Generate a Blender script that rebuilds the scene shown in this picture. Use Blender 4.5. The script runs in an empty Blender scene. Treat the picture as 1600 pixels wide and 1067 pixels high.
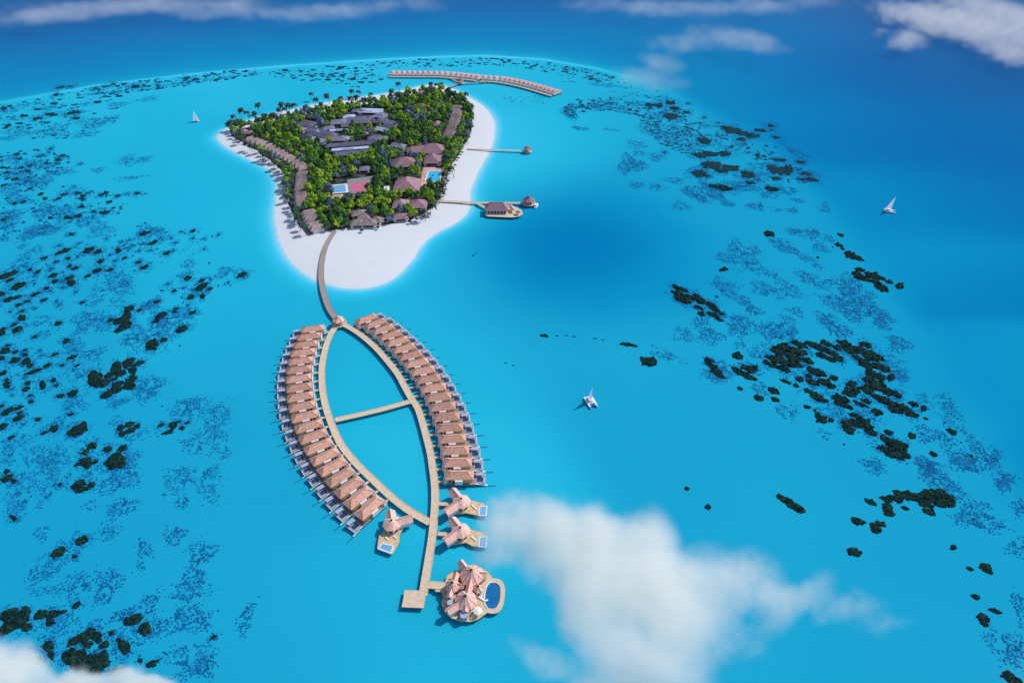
import bpy, math, random
import numpy as np
from mathutils import Vector, Matrix
random.seed(7); rng = np.random.default_rng(7)
scene = bpy.context.scene
col = scene.collection
R = math.radians

# ---------------------------------------------------------------- camera
F = 1000.0; TH = R(38); HC = 250.0; CX, CY = 800.0, 533.5
def W(px, py, z=0.0):
    """point at height z that the photograph shows at pixel px, py"""
    x = (px - CX) / F; y = (py - CY) / F
    dy = math.cos(TH) - y * math.sin(TH); dz = -(math.sin(TH) + y * math.cos(TH))
    t = (z - HC) / dz
    return Vector((x * t, dy * t, z))
def P(v):
    """pixel of a world point"""
    zc = v[1] * math.cos(TH) + (HC - v[2]) * math.sin(TH)
    yc = -v[1] * math.sin(TH) + (HC - v[2]) * math.cos(TH)
    return CX + F * v[0] / zc, CY + F * yc / zc
def scale_at(v):
    """pixels per metre"""
    return F / (v[1] * math.cos(TH) + (HC - v[2]) * math.sin(TH))
cam = bpy.data.cameras.new("camera"); camo = bpy.data.objects.new("camera", cam); col.objects.link(camo)
cam.sensor_width = 36; cam.lens = 36 * F / 1600; cam.clip_start = 1; cam.clip_end = 60000
camo.location = (0, 0, HC); camo.rotation_euler = (R(90 - 38), 0, 0)
scene.camera = camo

# ---------------------------------------------------------------- light
SUN = Vector((0.80, 0.42, 0.98)).normalized()
elev = math.asin(SUN.z); azim = math.atan2(SUN.x, SUN.y)
w = bpy.data.worlds.new("World"); scene.world = w; w.use_nodes = True
nt = w.node_tree; bg = nt.nodes["Background"]
sky = nt.nodes.new("ShaderNodeTexSky"); sky.sky_type = 'NISHITA'; sky.sun_disc = False
sky.sun_elevation = elev; sky.sun_rotation = azim
nt.links.new(sky.outputs[0], bg.inputs[0]); bg.inputs[1].default_value = 0.11
sl = bpy.data.lights.new("sun", 'SUN'); sl.energy = 3.0; sl.angle = R(0.5); sl.color = (1.0, 0.955, 0.90)
so = bpy.data.objects.new("sun", sl); col.objects.link(so)
so.rotation_euler = SUN.to_track_quat('Z', 'Y').to_euler(); so.location = SUN * 2000
vs = scene.view_settings; vs.view_transform = 'Standard'; vs.look = 'None'; vs.exposure = 0.0; vs.gamma = 1
cy = scene.cycles
cy.max_bounces = 16; cy.diffuse_bounces = 3; cy.glossy_bounces = 2; cy.transmission_bounces = 2
cy.volume_bounces = 16; cy.transparent_max_bounces = 8; cy.volume_step_rate = 1.0; cy.volume_max_steps = 256
cy.use_denoising = True

# ---------------------------------------------------------------- materials
KL = (0.93, 0.97, 1.05)        # what a white level surface renders to (linear) under this light
def lin(c):
    c = c / 255.0
    return c / 12.92 if c <= 0.04045 else ((c + 0.055) / 1.055) ** 2.4
def alb(r, g, b, s=1.0):
    """albedo of a level surface that shows as this sRGB colour in this light"""
    return tuple(min(0.92, max(0.0015, lin(c) * s / k)) for c, k in zip((r, g, b), KL))
def mat(name, base, rough=0.8, spec=0.2, var=0.0, vscale=0.3, detail=3, bump=0.0, bscale=4.0, c2=None, metal=0.0, coord='Position', stretch=None, tone=0.0):
    m = bpy.data.materials.new(name); m.use_nodes = True
    n = m.node_tree.nodes; l = m.node_tree.links; b = n["Principled BSDF"]
    b.inputs["Roughness"].default_value = rough; b.inputs["Specular IOR Level"].default_value = spec
    b.inputs["Metallic"].default_value = metal; b.inputs["Base Color"].default_value = (*base, 1)
    if var or c2 or bump:
        if coord == 'Position':
            g = n.new("ShaderNodeNewGeometry"); src = g.outputs["Position"]
        else:
            g = n.new("ShaderNodeTexCoord"); src = g.outputs["Object"]
        if stretch:
            mp = n.new("ShaderNodeMapping"); mp.inputs["Scale"].default_value = stretch
            l.new(src, mp.inputs[0]); src = mp.outputs[0]
    if var or c2:
        t = n.new("ShaderNodeTexNoise"); t.inputs["Scale"].default_value = vscale; t.inputs["Detail"].default_value = detail
        l.new(src, t.inputs["Vector"])
        r = n.new("ShaderNodeValToRGB"); l.new(t.outputs["Fac"], r.inputs[0])
        lo = c2 if c2 else tuple(c * (1 - var) for c in base)
        hi = base if c2 else tuple(min(1, c * (1 + var)) for c in base)
        r.color_ramp.elements[0].position = 0.36; r.color_ramp.elements[0].color = (*lo, 1)
        r.color_ramp.elements[1].position = 0.64; r.color_ramp.elements[1].color = (*hi, 1)
        l.new(r.outputs[0], b.inputs["Base Color"])
        if tone:
            oi = n.new("ShaderNodeObjectInfo"); mr = n.new("ShaderNodeMapRange"); mr.inputs["To Min"].default_value = 1 - tone; mr.inputs["To Max"].default_value = 1 + tone * 0.8
            hs = n.new("ShaderNodeHueSaturation"); l.new(oi.outputs["Random"], mr.inputs["Value"]); l.new(mr.outputs[0], hs.inputs["Value"]); l.new(r.outputs[0], hs.inputs["Color"]); l.new(hs.outputs[0], b.inputs["Base Color"])
    if bump:
        t2 = n.new("ShaderNodeTexNoise"); t2.inputs["Scale"].default_value = bscale; t2.inputs["Detail"].default_value = 4
        l.new(src, t2.inputs["Vector"])
        bm = n.new("ShaderNodeBump"); bm.inputs["Strength"].default_value = bump; bm.inputs["Distance"].default_value = 0.3
        l.new(t2.outputs["Fac"], bm.inputs["Height"]); l.new(bm.outputs[0], b.inputs["Normal"])
    return m
M = {}
M['roof'] = mat("shingle_terracotta", alb(206, 163, 150), 0.85, 0.1, tone=0.12, var=0.15, vscale=0.7, detail=8, bump=0.4, bscale=3)
M['ridge'] = mat("ridge_tile", alb(176, 118, 104), 0.85, 0.1, var=0.1, vscale=1.0)
M['rib'] = mat("dark_hip_tile", alb(112, 66, 64), 0.85, 0.1, var=0.1, vscale=1.0)
M['pink'] = mat("shingle_pink", alb(240, 194, 188), 0.85, 0.1, var=0.14, vscale=0.9, detail=6, bump=0.4, bscale=3)
M['thatch'] = mat("thatch_brown", alb(162, 130, 148), 0.95, 0.05, tone=0.15, var=0.22, vscale=0.6, detail=6, bump=0.6, bscale=2)
M['thatchd'] = mat("thatch_weathered", alb(158, 144, 150), 0.95, 0.05, tone=0.18, var=0.25, vscale=0.5, detail=6, bump=0.6, bscale=2)
M['grey'] = mat("grey_metal_roof", alb(122, 124, 156), 0.6, 0.3, tone=0.2, var=0.22, vscale=0.35, detail=5)
M['greyl'] = mat("pale_metal_roof", alb(176, 192, 230), 0.5, 0.3, var=0.12, vscale=0.4, detail=4)
M['greyd'] = mat("dark_grey_roof", alb(104, 104, 132), 0.7, 0.2, tone=0.2, var=0.22, vscale=0.35, detail=5)
M['wall'] = mat("white_render", (0.80, 0.80, 0.83), 0.8, 0.2, var=0.05, vscale=0.5)
M['glass'] = mat("dark_glazing", (0.012, 0.018, 0.03), 0.15, 0.5)
M['plank'] = mat("bleached_decking", alb(212, 195, 177), 0.85, 0.1, var=0.09, vscale=0.5, detail=8)
M['plankd'] = mat("grey_decking", alb(158, 148, 148), 0.85, 0.1, var=0.12, vscale=0.8, detail=5)
M['tan'] = mat("tan_decking", alb(212, 186, 150), 0.85, 0.1, var=0.16, vscale=0.8, detail=5)
M['pile'] = mat("wet_timber", (0.10, 0.085, 0.075), 0.9, 0.1)
M['white'] = mat("white_paint", (0.84, 0.85, 0.87), 0.5, 0.3)
M['canopy'] = mat("pale_canvas", alb(166, 180, 216), 0.9, 0.1, var=0.05, vscale=0.5)
M['pool'] = mat("navy_pool_water", alb(38, 74, 122), 0.08, 0.4)
M['poolb'] = mat("blue_pool_water", alb(44, 186, 244), 0.06, 0.4, var=0.12, vscale=0.25)
M['poolp'] = mat("pale_pool_water", alb(110, 176, 226), 0.06, 0.4, var=0.08, vscale=0.3)
M['pools'] = mat("sea_pool_water", alb(26, 112, 176), 0.08, 0.4, var=0.12, vscale=0.3)
M['court'] = mat("pink_court_paint", alb(196, 112, 146), 0.8, 0.1, var=0.06, vscale=0.3)
M['courtg'] = mat("grey_green_paint", alb(128, 146, 158), 0.8, 0.1, var=0.1, vscale=0.3)
M['pave'] = mat("pink_paving", alb(206, 168, 168), 0.9, 0.1, var=0.14, vscale=0.3)
M['red'] = mat("red_fabric", alb(168, 44, 52), 0.8, 0.1)
M['olive'] = mat("olive_thatch", alb(126, 112, 74), 0.95, 0.05, var=0.2, vscale=1.2)
M['trunk'] = mat("bark", (0.16, 0.12, 0.09), 0.9, 0.1, var=0.2, vscale=2)
def sailmat(name, c):
    m = bpy.data.materials.new(name); m.use_nodes = True; n = m.node_tree.nodes; l = m.node_tree.links; n.remove(n["Principled BSDF"])
    d = n.new("ShaderNodeBsdfDiffuse"); t = n.new("ShaderNodeBsdfTranslucent"); x = n.new("ShaderNodeMixShader")
    d.inputs[0].default_value = (*c, 1); t.inputs[0].default_value = (*c, 1); x.inputs[0].default_value = 0.5
    l.new(d.outputs[0], x.inputs[1]); l.new(t.outputs[0], x.inputs[2]); l.new(x.outputs[0], n["Material Output"].inputs["Surface"]); return m
M['sail'] = sailmat("white_sailcloth", (0.90, 0.91, 0.93))
M['sailp'] = sailmat('pale_lilac_sailcloth', (0.80, 0.80, 0.92))
M['sailm'] = sailmat("mauve_sailcloth", (0.62, 0.60, 0.86))
M['tarp'] = mat("blue_trampoline", alb(20, 110, 180), 0.7, 0.2)
M['dark'] = mat("dark_shade_cloth", (0.03, 0.035, 0.04), 0.9, 0.05)
M['teal'] = mat("teal_timber", alb(28, 128, 176), 0.6, 0.2)
M['frond'] = mat("palm_frond", (0.030, 0.066, 0.052), 0.6, 0.25, var=0.4, vscale=0.5)
def leafmat(name, c1, c2, c3):
    m = bpy.data.materials.new(name); m.use_nodes = True
    n = m.node_tree.nodes; l = m.node_tree.links; b = n["Principled BSDF"]
    b.inputs["Roughness"].default_value = 0.7; b.inputs["Specular IOR Level"].default_value = 0.15
    g = n.new("ShaderNodeNewGeometry"); t = n.new("ShaderNodeTexNoise"); t.inputs["Scale"].default_value = 0.55; t.inputs["Detail"].default_value = 3
    l.new(g.outputs["Position"], t.inputs["Vector"])
    r = n.new("ShaderNodeValToRGB"); l.new(t.outputs["Fac"], r.inputs[0])
    e = r.color_ramp.elements; e[0].position = 0.30; e[0].color = (*c1, 1); e[1].position = 0.70; e[1].color = (*c3, 1)
    e2 = e.new(0.5); e2.color = (*c2, 1)
    l.new(r.outputs[0], b.inputs["Base Color"])
    return m
LEAF = {
 'dark green': leafmat("leaf_dark", (0.043, 0.122, 0.057), (0.078, 0.193, 0.069), (0.139, 0.277, 0.076)),
 'mid green': leafmat("leaf_mid", (0.083, 0.213, 0.045), (0.164, 0.354, 0.053), (0.285, 0.496, 0.060)),
 'yellow green': leafmat("leaf_yellow", (0.171, 0.329, 0.038), (0.348, 0.535, 0.045), (0.557, 0.700, 0.060)),
 'grey green': leafmat("leaf_grey", (0.114, 0.186, 0.237), (0.184, 0.265, 0.360), (0.273, 0.347, 0.482)),
}
def coralmat(name, c1, c2, c3):
    m = leafmat(name, c1, c2, c3); b = m.node_tree.nodes["Principled BSDF"]
    b.inputs["Roughness"].default_value = 0.9; b.inputs["Specular IOR Level"].default_value = 0.05
    m.node_tree.nodes["Noise Texture"].inputs["Scale"].default_value = 0.8
    return m
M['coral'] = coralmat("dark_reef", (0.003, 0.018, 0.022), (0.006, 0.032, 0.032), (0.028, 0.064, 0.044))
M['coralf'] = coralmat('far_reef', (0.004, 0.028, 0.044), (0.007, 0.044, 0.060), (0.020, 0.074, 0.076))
M['coralb'] = mat('submerged_reef', alb(20, 78, 112), 0.9, 0.05, var=0.35, vscale=0.08)
M['far'] = mat('far_shingle', alb(200, 160, 162), 0.85, 0.1, var=0.1, vscale=0.5)
M['speck'] = mat("blue_speckled_reef", alb(19, 104, 166), 0.9, 0.05, var=0.25, vscale=0.15)

# ---------------------------------------------------------------- mesh helpers
class MB:
    def __init__(s): s.v = []; s.f = []
    def add(s, vs, fs):
        o = len(s.v); s.v += [tuple(p) for p in vs]; s.f += [tuple(i + o for i in f) for f in fs]
    def box(s, x0, x1, y0, y1, z0, z1):
        s.add([(x, y, z) for z in (z0, z1) for x, y in ((x0, y0), (x1, y0), (x1, y1), (x0, y1))],
              [(3, 2, 1, 0), (4, 5, 6, 7), (0, 1, 5, 4), (1, 2, 6, 5), (2, 3, 7, 6), (3, 0, 4, 7)])
    def prism(s, poly, z0, z1):
        n = len(poly)
        a = sum(poly[i][0] * poly[(i + 1) % n][1] - poly[(i + 1) % n][0] * poly[i][1] for i in range(n))
        if a < 0: poly = poly[::-1]
        s.add([(p[0], p[1], z0) for p in poly] + [(p[0], p[1], z1) for p in poly],
              [tuple(range(n))[::-1], tuple(range(n, 2 * n))] + [(i, (i + 1) % n, n + (i + 1) % n, n + i) for i in range(n)])
    def hip(s, x0, x1, y0, y1, z0, h, inset=None, t=0.25, dx=0.0, cx=0.0, cy=0.0, ang=0.0):
        """hipped roof: eaves rectangle, ridge along the long side"""
        lx, ly = x1 - x0, y1 - y0
        ym, xm = (y0 + y1) / 2, (x0 + x1) / 2
        if lx >= ly:
            i = ly * 0.5 if inset is None else inset
            r = [(x0 + i, ym, z0 + h), (x1 - i, ym, z0 + h)]
            fs = [(4, 5, 9, 8), (5, 6, 9), (6, 7, 8, 9), (7, 4, 8)]
        else:
            i = lx * 0.5 if inset is None else inset
            r = [(xm, y0 + i, z0 + h), (xm, y1 - i, z0 + h)]
            fs = [(4, 5, 8), (5, 6, 9, 8), (6, 7, 9), (7, 4, 8, 9)]
        q = [(x0, y0), (x1, y0), (x1, y1), (x0, y1)]
        vv = [(x, y, z0 - t) for x, y in q] + [(x, y, z0) for x, y in q] + r
        c, sn = math.cos(ang), math.sin(ang)
        vv = [(cx + x * c - y * sn, cy + x * sn + y * c, z) for x, y, z in vv]
        s.add(vv, [(3, 2, 1, 0), (0, 1, 5, 4), (1, 2, 6, 5), (2, 3, 7, 6), (3, 0, 4, 7)] + fs)
        return [vv[8], vv[9]], vv[4:8]
    def gable(s, a, b, wd, z0, h, t=0.2):
        """gabled roof from plan point a to plan point b"""
        a = Vector(a[:2]); b = Vector(b[:2]); d = (b - a).normalized(); n = Vector((-d.y, d.x)) * wd / 2
        q = [a - n, b - n, b + n, a + n]
        vv = [(p.x, p.y, z0 - t) for p in q] + [(p.x, p.y, z0) for p in q] + [(a.x, a.y, z0 + h), (b.x, b.y, z0 + h)]
        s.add(vv, [(3, 2, 1, 0), (0, 1, 5, 4), (2, 3, 7, 6), (4, 5, 9, 8), (6, 7, 8, 9), (1, 2, 6, 9, 5), (3, 0, 4, 8, 7)])
    def ngon_roof(s, c, r, n, z0, h, t=0.25, rot=0.0, sy=1.0):
        pts = [(c[0] + r * math.cos(rot + 2 * math.pi * i / n), c[1] + sy * r * math.sin(rot + 2 * math.pi * i / n)) for i in range(n)]
        s.add([(x, y, z0 - t) for x, y in pts] + [(x, y, z0) for x, y in pts] + [(c[0], c[1], z0 + h)],
              [tuple(range(n))[::-1]] + [(i, (i + 1) % n, n + (i + 1) % n, n + i) for i in range(n)] + [(n + i, n + (i + 1) % n, 2 * n) for i in range(n)])
        return pts
    def tube(s, pts, r0, r1=None, n=6, cap=True):
        r1 = r0 if r1 is None else r1; pts = [Vector(p) for p in pts]; m = len(pts); vv = []
        for i, p in enumerate(pts):
            d = (pts[min(i + 1, m - 1)] - pts[max(i - 1, 0)]).normalized()
            u = d.orthogonal().normalized(); v = d.cross(u)
            r = r0 + (r1 - r0) * i / max(1, m - 1)
            vv += [p + (u * math.cos(2 * math.pi * k / n) + v * math.sin(2 * math.pi * k / n)) * r for k in range(n)]
        fs = [(i * n + k, i * n + (k + 1) % n, (i + 1) * n + (k + 1) % n, (i + 1) * n + k) for i in range(m - 1) for k in range(n)]
        if cap: fs += [tuple(range(n))[::-1], tuple(range((m - 1) * n, m * n))]
        s.add(vv, fs)
    def ribbon(s, pts, wd, z0, z1, off=0.0):
        """flat strip of width wd along plan points"""
        pts = [Vector((p[0], p[1])) for p in pts]; m = len(pts); L = []; Rr = []
        for i, p in enumerate(pts):
            d = (pts[min(i + 1, m - 1)] - pts[max(i - 1, 0)]).normalized(); n = Vector((-d.y, d.x))
            L.append(p + n * (off + wd / 2)); Rr.append(p + n * (off - wd / 2))
        vv = []
        for i in range(m): vv += [(Rr[i].x, Rr[i].y, z0), (L[i].x, L[i].y, z0), (Rr[i].x, Rr[i].y, z1), (L[i].x, L[i].y, z1)]
        fs = []
        for i in range(m - 1):
            a, b = 4 * i, 4 * i + 4
            fs += [(a + 2, b + 2, b + 3, a + 3), (a, a + 1, b + 1, b), (a, b, b + 2, a + 2), (a + 1, a + 3, b + 3, b + 1)]
        e = 4 * (m - 1)
        fs += [(0, 2, 3, 1), (e, e + 1, e + 3, e + 2)]
        s.add(vv, fs)
    def mesh(s, name, m):
        me = bpy.data.meshes.new(name); me.from_pydata(s.v, [], s.f); me.update()
        if m is not None: me.materials.append(m)
        return me
    def build(s, name, m, parent=None, loc=None, rz=0.0, smooth=False):
        o = bpy.data.objects.new(name, s.mesh(name, m)); col.objects.link(o)
        if smooth: o.data.polygons.foreach_set("use_smooth", [True] * len(o.data.polygons))
        if parent: o.parent = parent
        if loc: o.location = loc
        o.rotation_euler.z = rz
        return o
def tag(o, label=None, cat=None, group=None, kind=None):
    for k, v in (("label", label), ("category", cat), ("group", group), ("kind", kind)):
        if v: o[k] = v
    return o
def empty(name, loc, label, cat, group=None, rz=0.0):
    o = bpy.data.objects.new(name, None); col.objects.link(o); o.location = loc; o.rotation_euler.z = rz; o.empty_display_size = 1
    return tag(o, label, cat, group)
def copy_tree(o, parent=None):
    kids = list(o.children); c = o.copy(); col.objects.link(c); c.parent = parent
    for k in kids: copy_tree(k, c)
    return c
def spline(pts, step=3.0):
    """Catmull-Rom through plan points, resampled evenly"""
    pts = [Vector((p[0], p[1])) for p in pts]; q = [pts[0] * 2 - pts[1]] + pts + [pts[-1] * 2 - pts[-2]]; out = []
    for i in range(1, len(q) - 2):
        a, b, c, d = q[i - 1:i + 3]
        for k in range(12):
            t = k / 12
            out.append(0.5 * ((2 * b) + (c - a) * t + (2 * a - 5 * b + 4 * c - d) * t * t + (3 * b - a - 3 * c + d) * t ** 3))
    out.append(pts[-1])
    return resample(out, step)
def resample(pts, step=None, n=None):
    acc = [0.0]
    for a, b in zip(pts, pts[1:]): acc.append(acc[-1] + (b - a).length)
    if n is None: n = max(2, int(acc[-1] / step) + 1)
    res = []
    for i in range(n):
        s = acc[-1] * i / (n - 1); j = 0
        while j < len(acc) - 2 and acc[j + 1] < s: j += 1
        t = (s - acc[j]) / max(1e-6, acc[j + 1] - acc[j]); res.append(pts[j].lerp(pts[j + 1], t))
    return res
ORD = ("first second third fourth fifth sixth seventh eighth ninth tenth eleventh twelfth thirteenth fourteenth fifteenth sixteenth seventeenth eighteenth nineteenth twentieth").split()

# ---------------------------------------------------------------- outlines traced on the water plane
BEACH = [(341,214),(345,221),(352,228),(366,237),(384,246),(406,256),(420,265),(430,277),(434,294),(432,316),(430,338),(434,363),(443,390),(455,408),(470,422),(487,434),(505,441),(530,448),(560,450.5),(590,446),(613,436),(631,421),(645,405),(657,386),(669,373),(687,361),(709,350),(726,337),(734,323),(735,300),(740,284),(748,266),(760,245),(768,228),(772,210),(772,194),(766,179),(754,166),(735,154),(716,144),(700,136.5),(684,133),(664,134),(640,140),(616,144.5),(593,148.5),(565,152.5),(529,158),(493,163.5),(466,170),(439,175.5),(411,182.5),(384,190),(364,197),(349,205)]
VEG = [(360,203),(363,213),(376,220),(396,231),(416,246),(436,262),(447,276),(450,295),(453,320),(462,342),(478,356),(500,361),(525,359),(545,356),(570,355),(600,351),(640,344),(668,330),(684,314),(692,296),(699,276),(706,258),(716,243),(726,226),(735,208),(738,190),(736,176),(726,163),(712,154),(698,148),(680,145),(655,147),(620,156),(580,163),(540,169),(500,177),(460,184),(430,190),(400,197),(376,200)]
def wpoly(l, z=0.0): return np.array([W(x, y, z)[:2] for x, y in l])
BEACHW = wpoly(BEACH); VEGW = wpoly(VEG, 1.4)
def smooth_poly(p):
    q = []
    n = len(p)
    for i in range(n):
        a, b, c, d = p[i - 1], p[i], p[(i + 1) % n], p[(i + 2) % n]
        for k in range(4):
            t = k / 4
            q.append(0.5 * ((2 * b) + (c - a) * t + (2 * a - 5 * b + 4 * c - d) * t * t + (3 * b - a - 3 * c + d) * t ** 3))
    return np.array(q)
BEACHW = smooth_poly(BEACHW); VEGW = smooth_poly(VEGW)
def sdist(X, Y, poly):
    """signed distance to a closed polygon, positive inside"""
    d2 = np.full(X.shape, 1e18); ins = np.zeros(X.shape, bool); n = len(poly)
    for i in range(n):
        ax, ay = poly[i]; bx, by = poly[(i + 1) % n]; ex, ey = bx - ax, by - ay
        t = np.clip(((X - ax) * ex + (Y - ay) * ey) / (ex * ex + ey * ey + 1e-12), 0, 1)
        d2 = np.minimum(d2, (X - ax - t * ex) ** 2 + (Y - ay - t * ey) ** 2)
        c = ((ay > Y) != (by > Y)) & (X < (bx - ax) * (Y - ay) / (by - ay + 1e-12) + ax)
        ins ^= c
    return np.where(ins, 1, -1) * np.sqrt(d2)

# ---------------------------------------------------------------- sea
INP = [(330,460,.35),(590,700,.30),(870,372,.84),(1000,700,.44),(1412,968,.44),(785,240,.15),(800,262,.20),(765,285,.17),(860,500,.41),(1590,560,.56),(420,970,.42),(1305,487,.45),
 (720,800,.28),(810,770,.28),(30,600,.44),(30,900,.46),(200,300,.34),(30,260,.37),(950,160,.38),(1050,250,.43),(1150,330,.45),(1300,340,.50),(1400,420,.52),(1450,330,.70),(1600,320,.82),(1600,420,.72),
 (1600,700,.47),(1600,900,.46),(1500,900,.45),(1200,800,.43),(1100,600,.43),(1250,420,.46),(930,425,.57),(800,400,.60),(735,430,.42),(850,335,.56),(960,320,.50),(860,215,.27),(830,285,.32),(750,350,.30),(700,420,.36),
 (620,480,.32),(480,480,.33),(400,350,.30),(300,230,.32),(230,210,.33),(450,145,.32),(700,150,.3),(850,170,.31),(960,390,.62),(885,400,.76),(820,365,.62),(1040,400,.53),(700,560,.33),(420,560,.40),(420,760,.42),(560,930,.36),(700,1000,.35),
 (850,1000,.38),(300,700,.43),(300,1000,.43),(600,580,.32),(650,700,.27),(0,185,.32),(150,150,.27),(350,124,.25),(600,104,.25),(750,98,.25),(900,122,.31),(1000,150,.35),(1000,560,.42),(1400,700,.44),(1100,950,.42),(100,450,.42),(150,750,.45),(150,1050,.46),(1450,560,.50),(1100,200,.45),(1200,260,.50)]
OUTP = [(350,62,.84),(60,100,.80),(100,60,.86),(600,40,.86),(850,50,.85),(1000,60,.86),(1100,100,.84),(1200,150,.84),(1260,215,.72),(1310,290,.60),(1400,200,.86),(1500,250,.85),(1600,100,.93),(800,70,.68),(600,70,.74),(450,88,.55),(740,80,.45),(250,102,.57),(100,125,.62),(20,142,.62),(0,30,.95),(900,74,.66),(950,88,.60),(1010,112,.54),(1080,140,.56),(1150,180,.57),(1600,0,.95),(800,0,.95),(300,0,.95),(1450,330,.72),(1600,320,.83),(1350,120,.90),(1340,350,.56),(1420,420,.56),(1600,440,.72),(1590,560,.56)]
EDGE = [(-200,180),(0,159),(150,133),(300,115),(450,102),(600,92),(700,87.5),(760,86.5),(850,92),(930,106),(1000,124),(1060,150),(1130,188),(1200,225),(1260,275),(1320,350),(1400,450),(1700,900)]
def field(px, py, pts, sg=62.0, ax=1.0, ay=1.25):
    num = np.zeros(px.shape); den = np.zeros(px.shape)
    for x, y, d in pts:
        r2 = ((px - x) * ax) ** 2 + ((py - y) * ay) ** 2
        k = np.exp(-r2 / (2 * sg * sg)) + 2e-4 / (1 + r2 / 4e4) ** 2
        num += k * d; den += k
    return num / den
def sstep(x): x = np.clip(x, 0, 1); return x * x * (3 - 2 * x)
xs = np.concatenate([[-30000, -9000, -4000, -2200], np.arange(-1400, 1401, 5.0), [2200, 4000, 9000, 30000]])
ys = np.concatenate([[-30000, -3000, -600, -100, 20], np.arange(70, 1081, 3.0), np.arange(1086, 1500, 8.0), [1700, 2200, 3500, 8000, 30000]])
X, Y = np.meshgrid(xs, ys)
Yc = np.clip(Y, 85, 1700)
zc = Yc * math.cos(TH) + HC * math.sin(TH); PX = np.clip(CX + F * X / zc, -150, 1750); PY = np.clip(CY + F * (-Yc * math.sin(TH) + HC * math.cos(TH)) / zc, -20, 1100)
din = field(PX, PY, INP); dout = field(PX, PY, OUTP, 40.0, 0.32, 1.4)
ey = np.interp(PX, [p[0] for p in EDGE], [p[1] for p in EDGE])
sg = ey - PY                                       # positive beyond the reef edge
wd = np.interp(PX, [850, 960, 1040, 1200, 1400, 1600], [1.3, 3, 14, 30, 60, 110])
mixf = sstep(sg / (2 * wd) + 0.5)
glow = np.exp(-np.clip(sg, 0, None) / 9.0) * np.interp(PX, [0, 300, 700, 1000, 1100], [0.6, 0.75, 1.0, 0.9, 0.0])
dout = dout * (1 - glow) + np.minimum(dout, 0.36) * glow
dep = din * (1 - mixf) + dout * mixf
hole = np.exp(-((PX - 888) / 118) ** 2 - ((PY - 380 - (PX - 888) * 0.05) / 50) ** 2) ** 0.8
dep = dep * (1 - hole) + 0.74 * hole
crest = np.exp(-((sg + 1.0) / 1.7) ** 2) * np.interp(PX, [0, 150, 700, 940, 1010], [0.45, 0.8, 0.9, 0.8, 0.0])
dep = dep * (1 - crest) + 0.13 * crest
sd = -sdist(X, Y, BEACHW); sdc = np.clip(sd, 0, None)
shal = np.where(X > -60, 1.0, 0.9)
ramp = 0.42 * (1 - np.exp(-sdc / (16.0 * shal)))
kk = np.exp(-sdc / 30.0)
dep = dep * (1 - kk) + np.minimum(dep, ramp) * kk
me = bpy.data.meshes.new("sea"); nx, ny = len(xs), len(ys)
vv = np.stack([X, Y, np.zeros_like(X)], -1).reshape(-1, 3)
ii = (np.arange(ny - 1)[:, None] * nx + np.arange(nx - 1)[None]).reshape(-1)
ff = np.stack([ii, ii + 1, ii + 1 + nx, ii + nx], -1)
def np_mesh(me, v, f):
    me.vertices.add(len(v)); me.vertices.foreach_set("co", np.asarray(v, np.float32).ravel())
    k = f.shape[1]; me.loops.add(f.size); me.loops.foreach_set("vertex_index", f.astype(np.int32).ravel())
    me.polygons.add(len(f)); me.polygons.foreach_set("loop_start", np.arange(0, f.size, k, dtype=np.int32)); me.update(calc_edges=True)
np_mesh(me, vv, ff)
at = me.attributes.new("depth", 'FLOAT', 'POINT'); at.data.foreach_set("value", dep.ravel().astype(np.float32))
RAMP = [(0.0,(196,226,240)),(0.08,(122,212,244)),(0.18,(58,200,245)),(0.30,(33,184,224)),(0.42,(28,167,212)),(0.56,(12,149,202)),(0.71,(4,129,190)),(0.84,(7,109,178)),(0.95,(14,92,162))]
m = bpy.data.materials.new("sea_water"); m.use_nodes = True
n = m.node_tree.nodes; l = m.node_tree.links; b = n["Principled BSDF"]
a = n.new("ShaderNodeAttribute"); a.attribute_name = "depth"
g = n.new("ShaderNodeNewGeometry")
t1 = n.new("ShaderNodeTexNoise"); t1.inputs["Scale"].default_value = 0.02; t1.inputs["Detail"].default_value = 5; l.new(g.outputs["Position"], t1.inputs["Vector"])
ma = n.new("ShaderNodeMath"); ma.operation = 'MULTIPLY_ADD'; l.new(t1.outputs["Fac"], ma.inputs[0]); ma.inputs[1].default_value = 0.05; ma.inputs[2].default_value = -0.025
ad = n.new("ShaderNodeMath"); l.new(a.outputs["Fac"], ad.inputs[0]); l.new(ma.outputs[0], ad.inputs[1])
cr = n.new("ShaderNodeValToRGB"); l.new(ad.outputs[0], cr.inputs[0])
while len(cr.color_ramp.elements) < len(RAMP): cr.color_ramp.elements.new(0.5)
for e, (p, c) in zip(cr.color_ramp.elements, RAMP): e.position = p; e.color = (*alb(*c, 0.955), 1)
l.new(cr.outputs[0], b.inputs["Base Color"])
b.inputs["Roughness"].default_value = 0.1; b.inputs["Specular IOR Level"].default_value = 0.003; b.inputs["IOR"].default_value = 1.33
t2 = n.new("ShaderNodeTexNoise"); t2.inputs["Scale"].default_value = 0.35; t2.inputs["Detail"].default_value = 4; l.new(g.outputs["Position"], t2.inputs["Vector"])
bm = n.new("ShaderNodeBump"); bm.inputs["Strength"].default_value = 0.05; bm.inputs["Distance"].default_value = 0.4
l.new(t2.outputs["Fac"], bm.inputs["Height"]); l.new(bm.outputs[0], b.inputs["Normal"])
me.materials.append(m)
sea = bpy.data.objects.new("sea", me); col.objects.link(sea); tag(sea, "turquoise lagoon darkening to deep blue ocean beyond the reef edge", None, None, 'structure')

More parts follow.
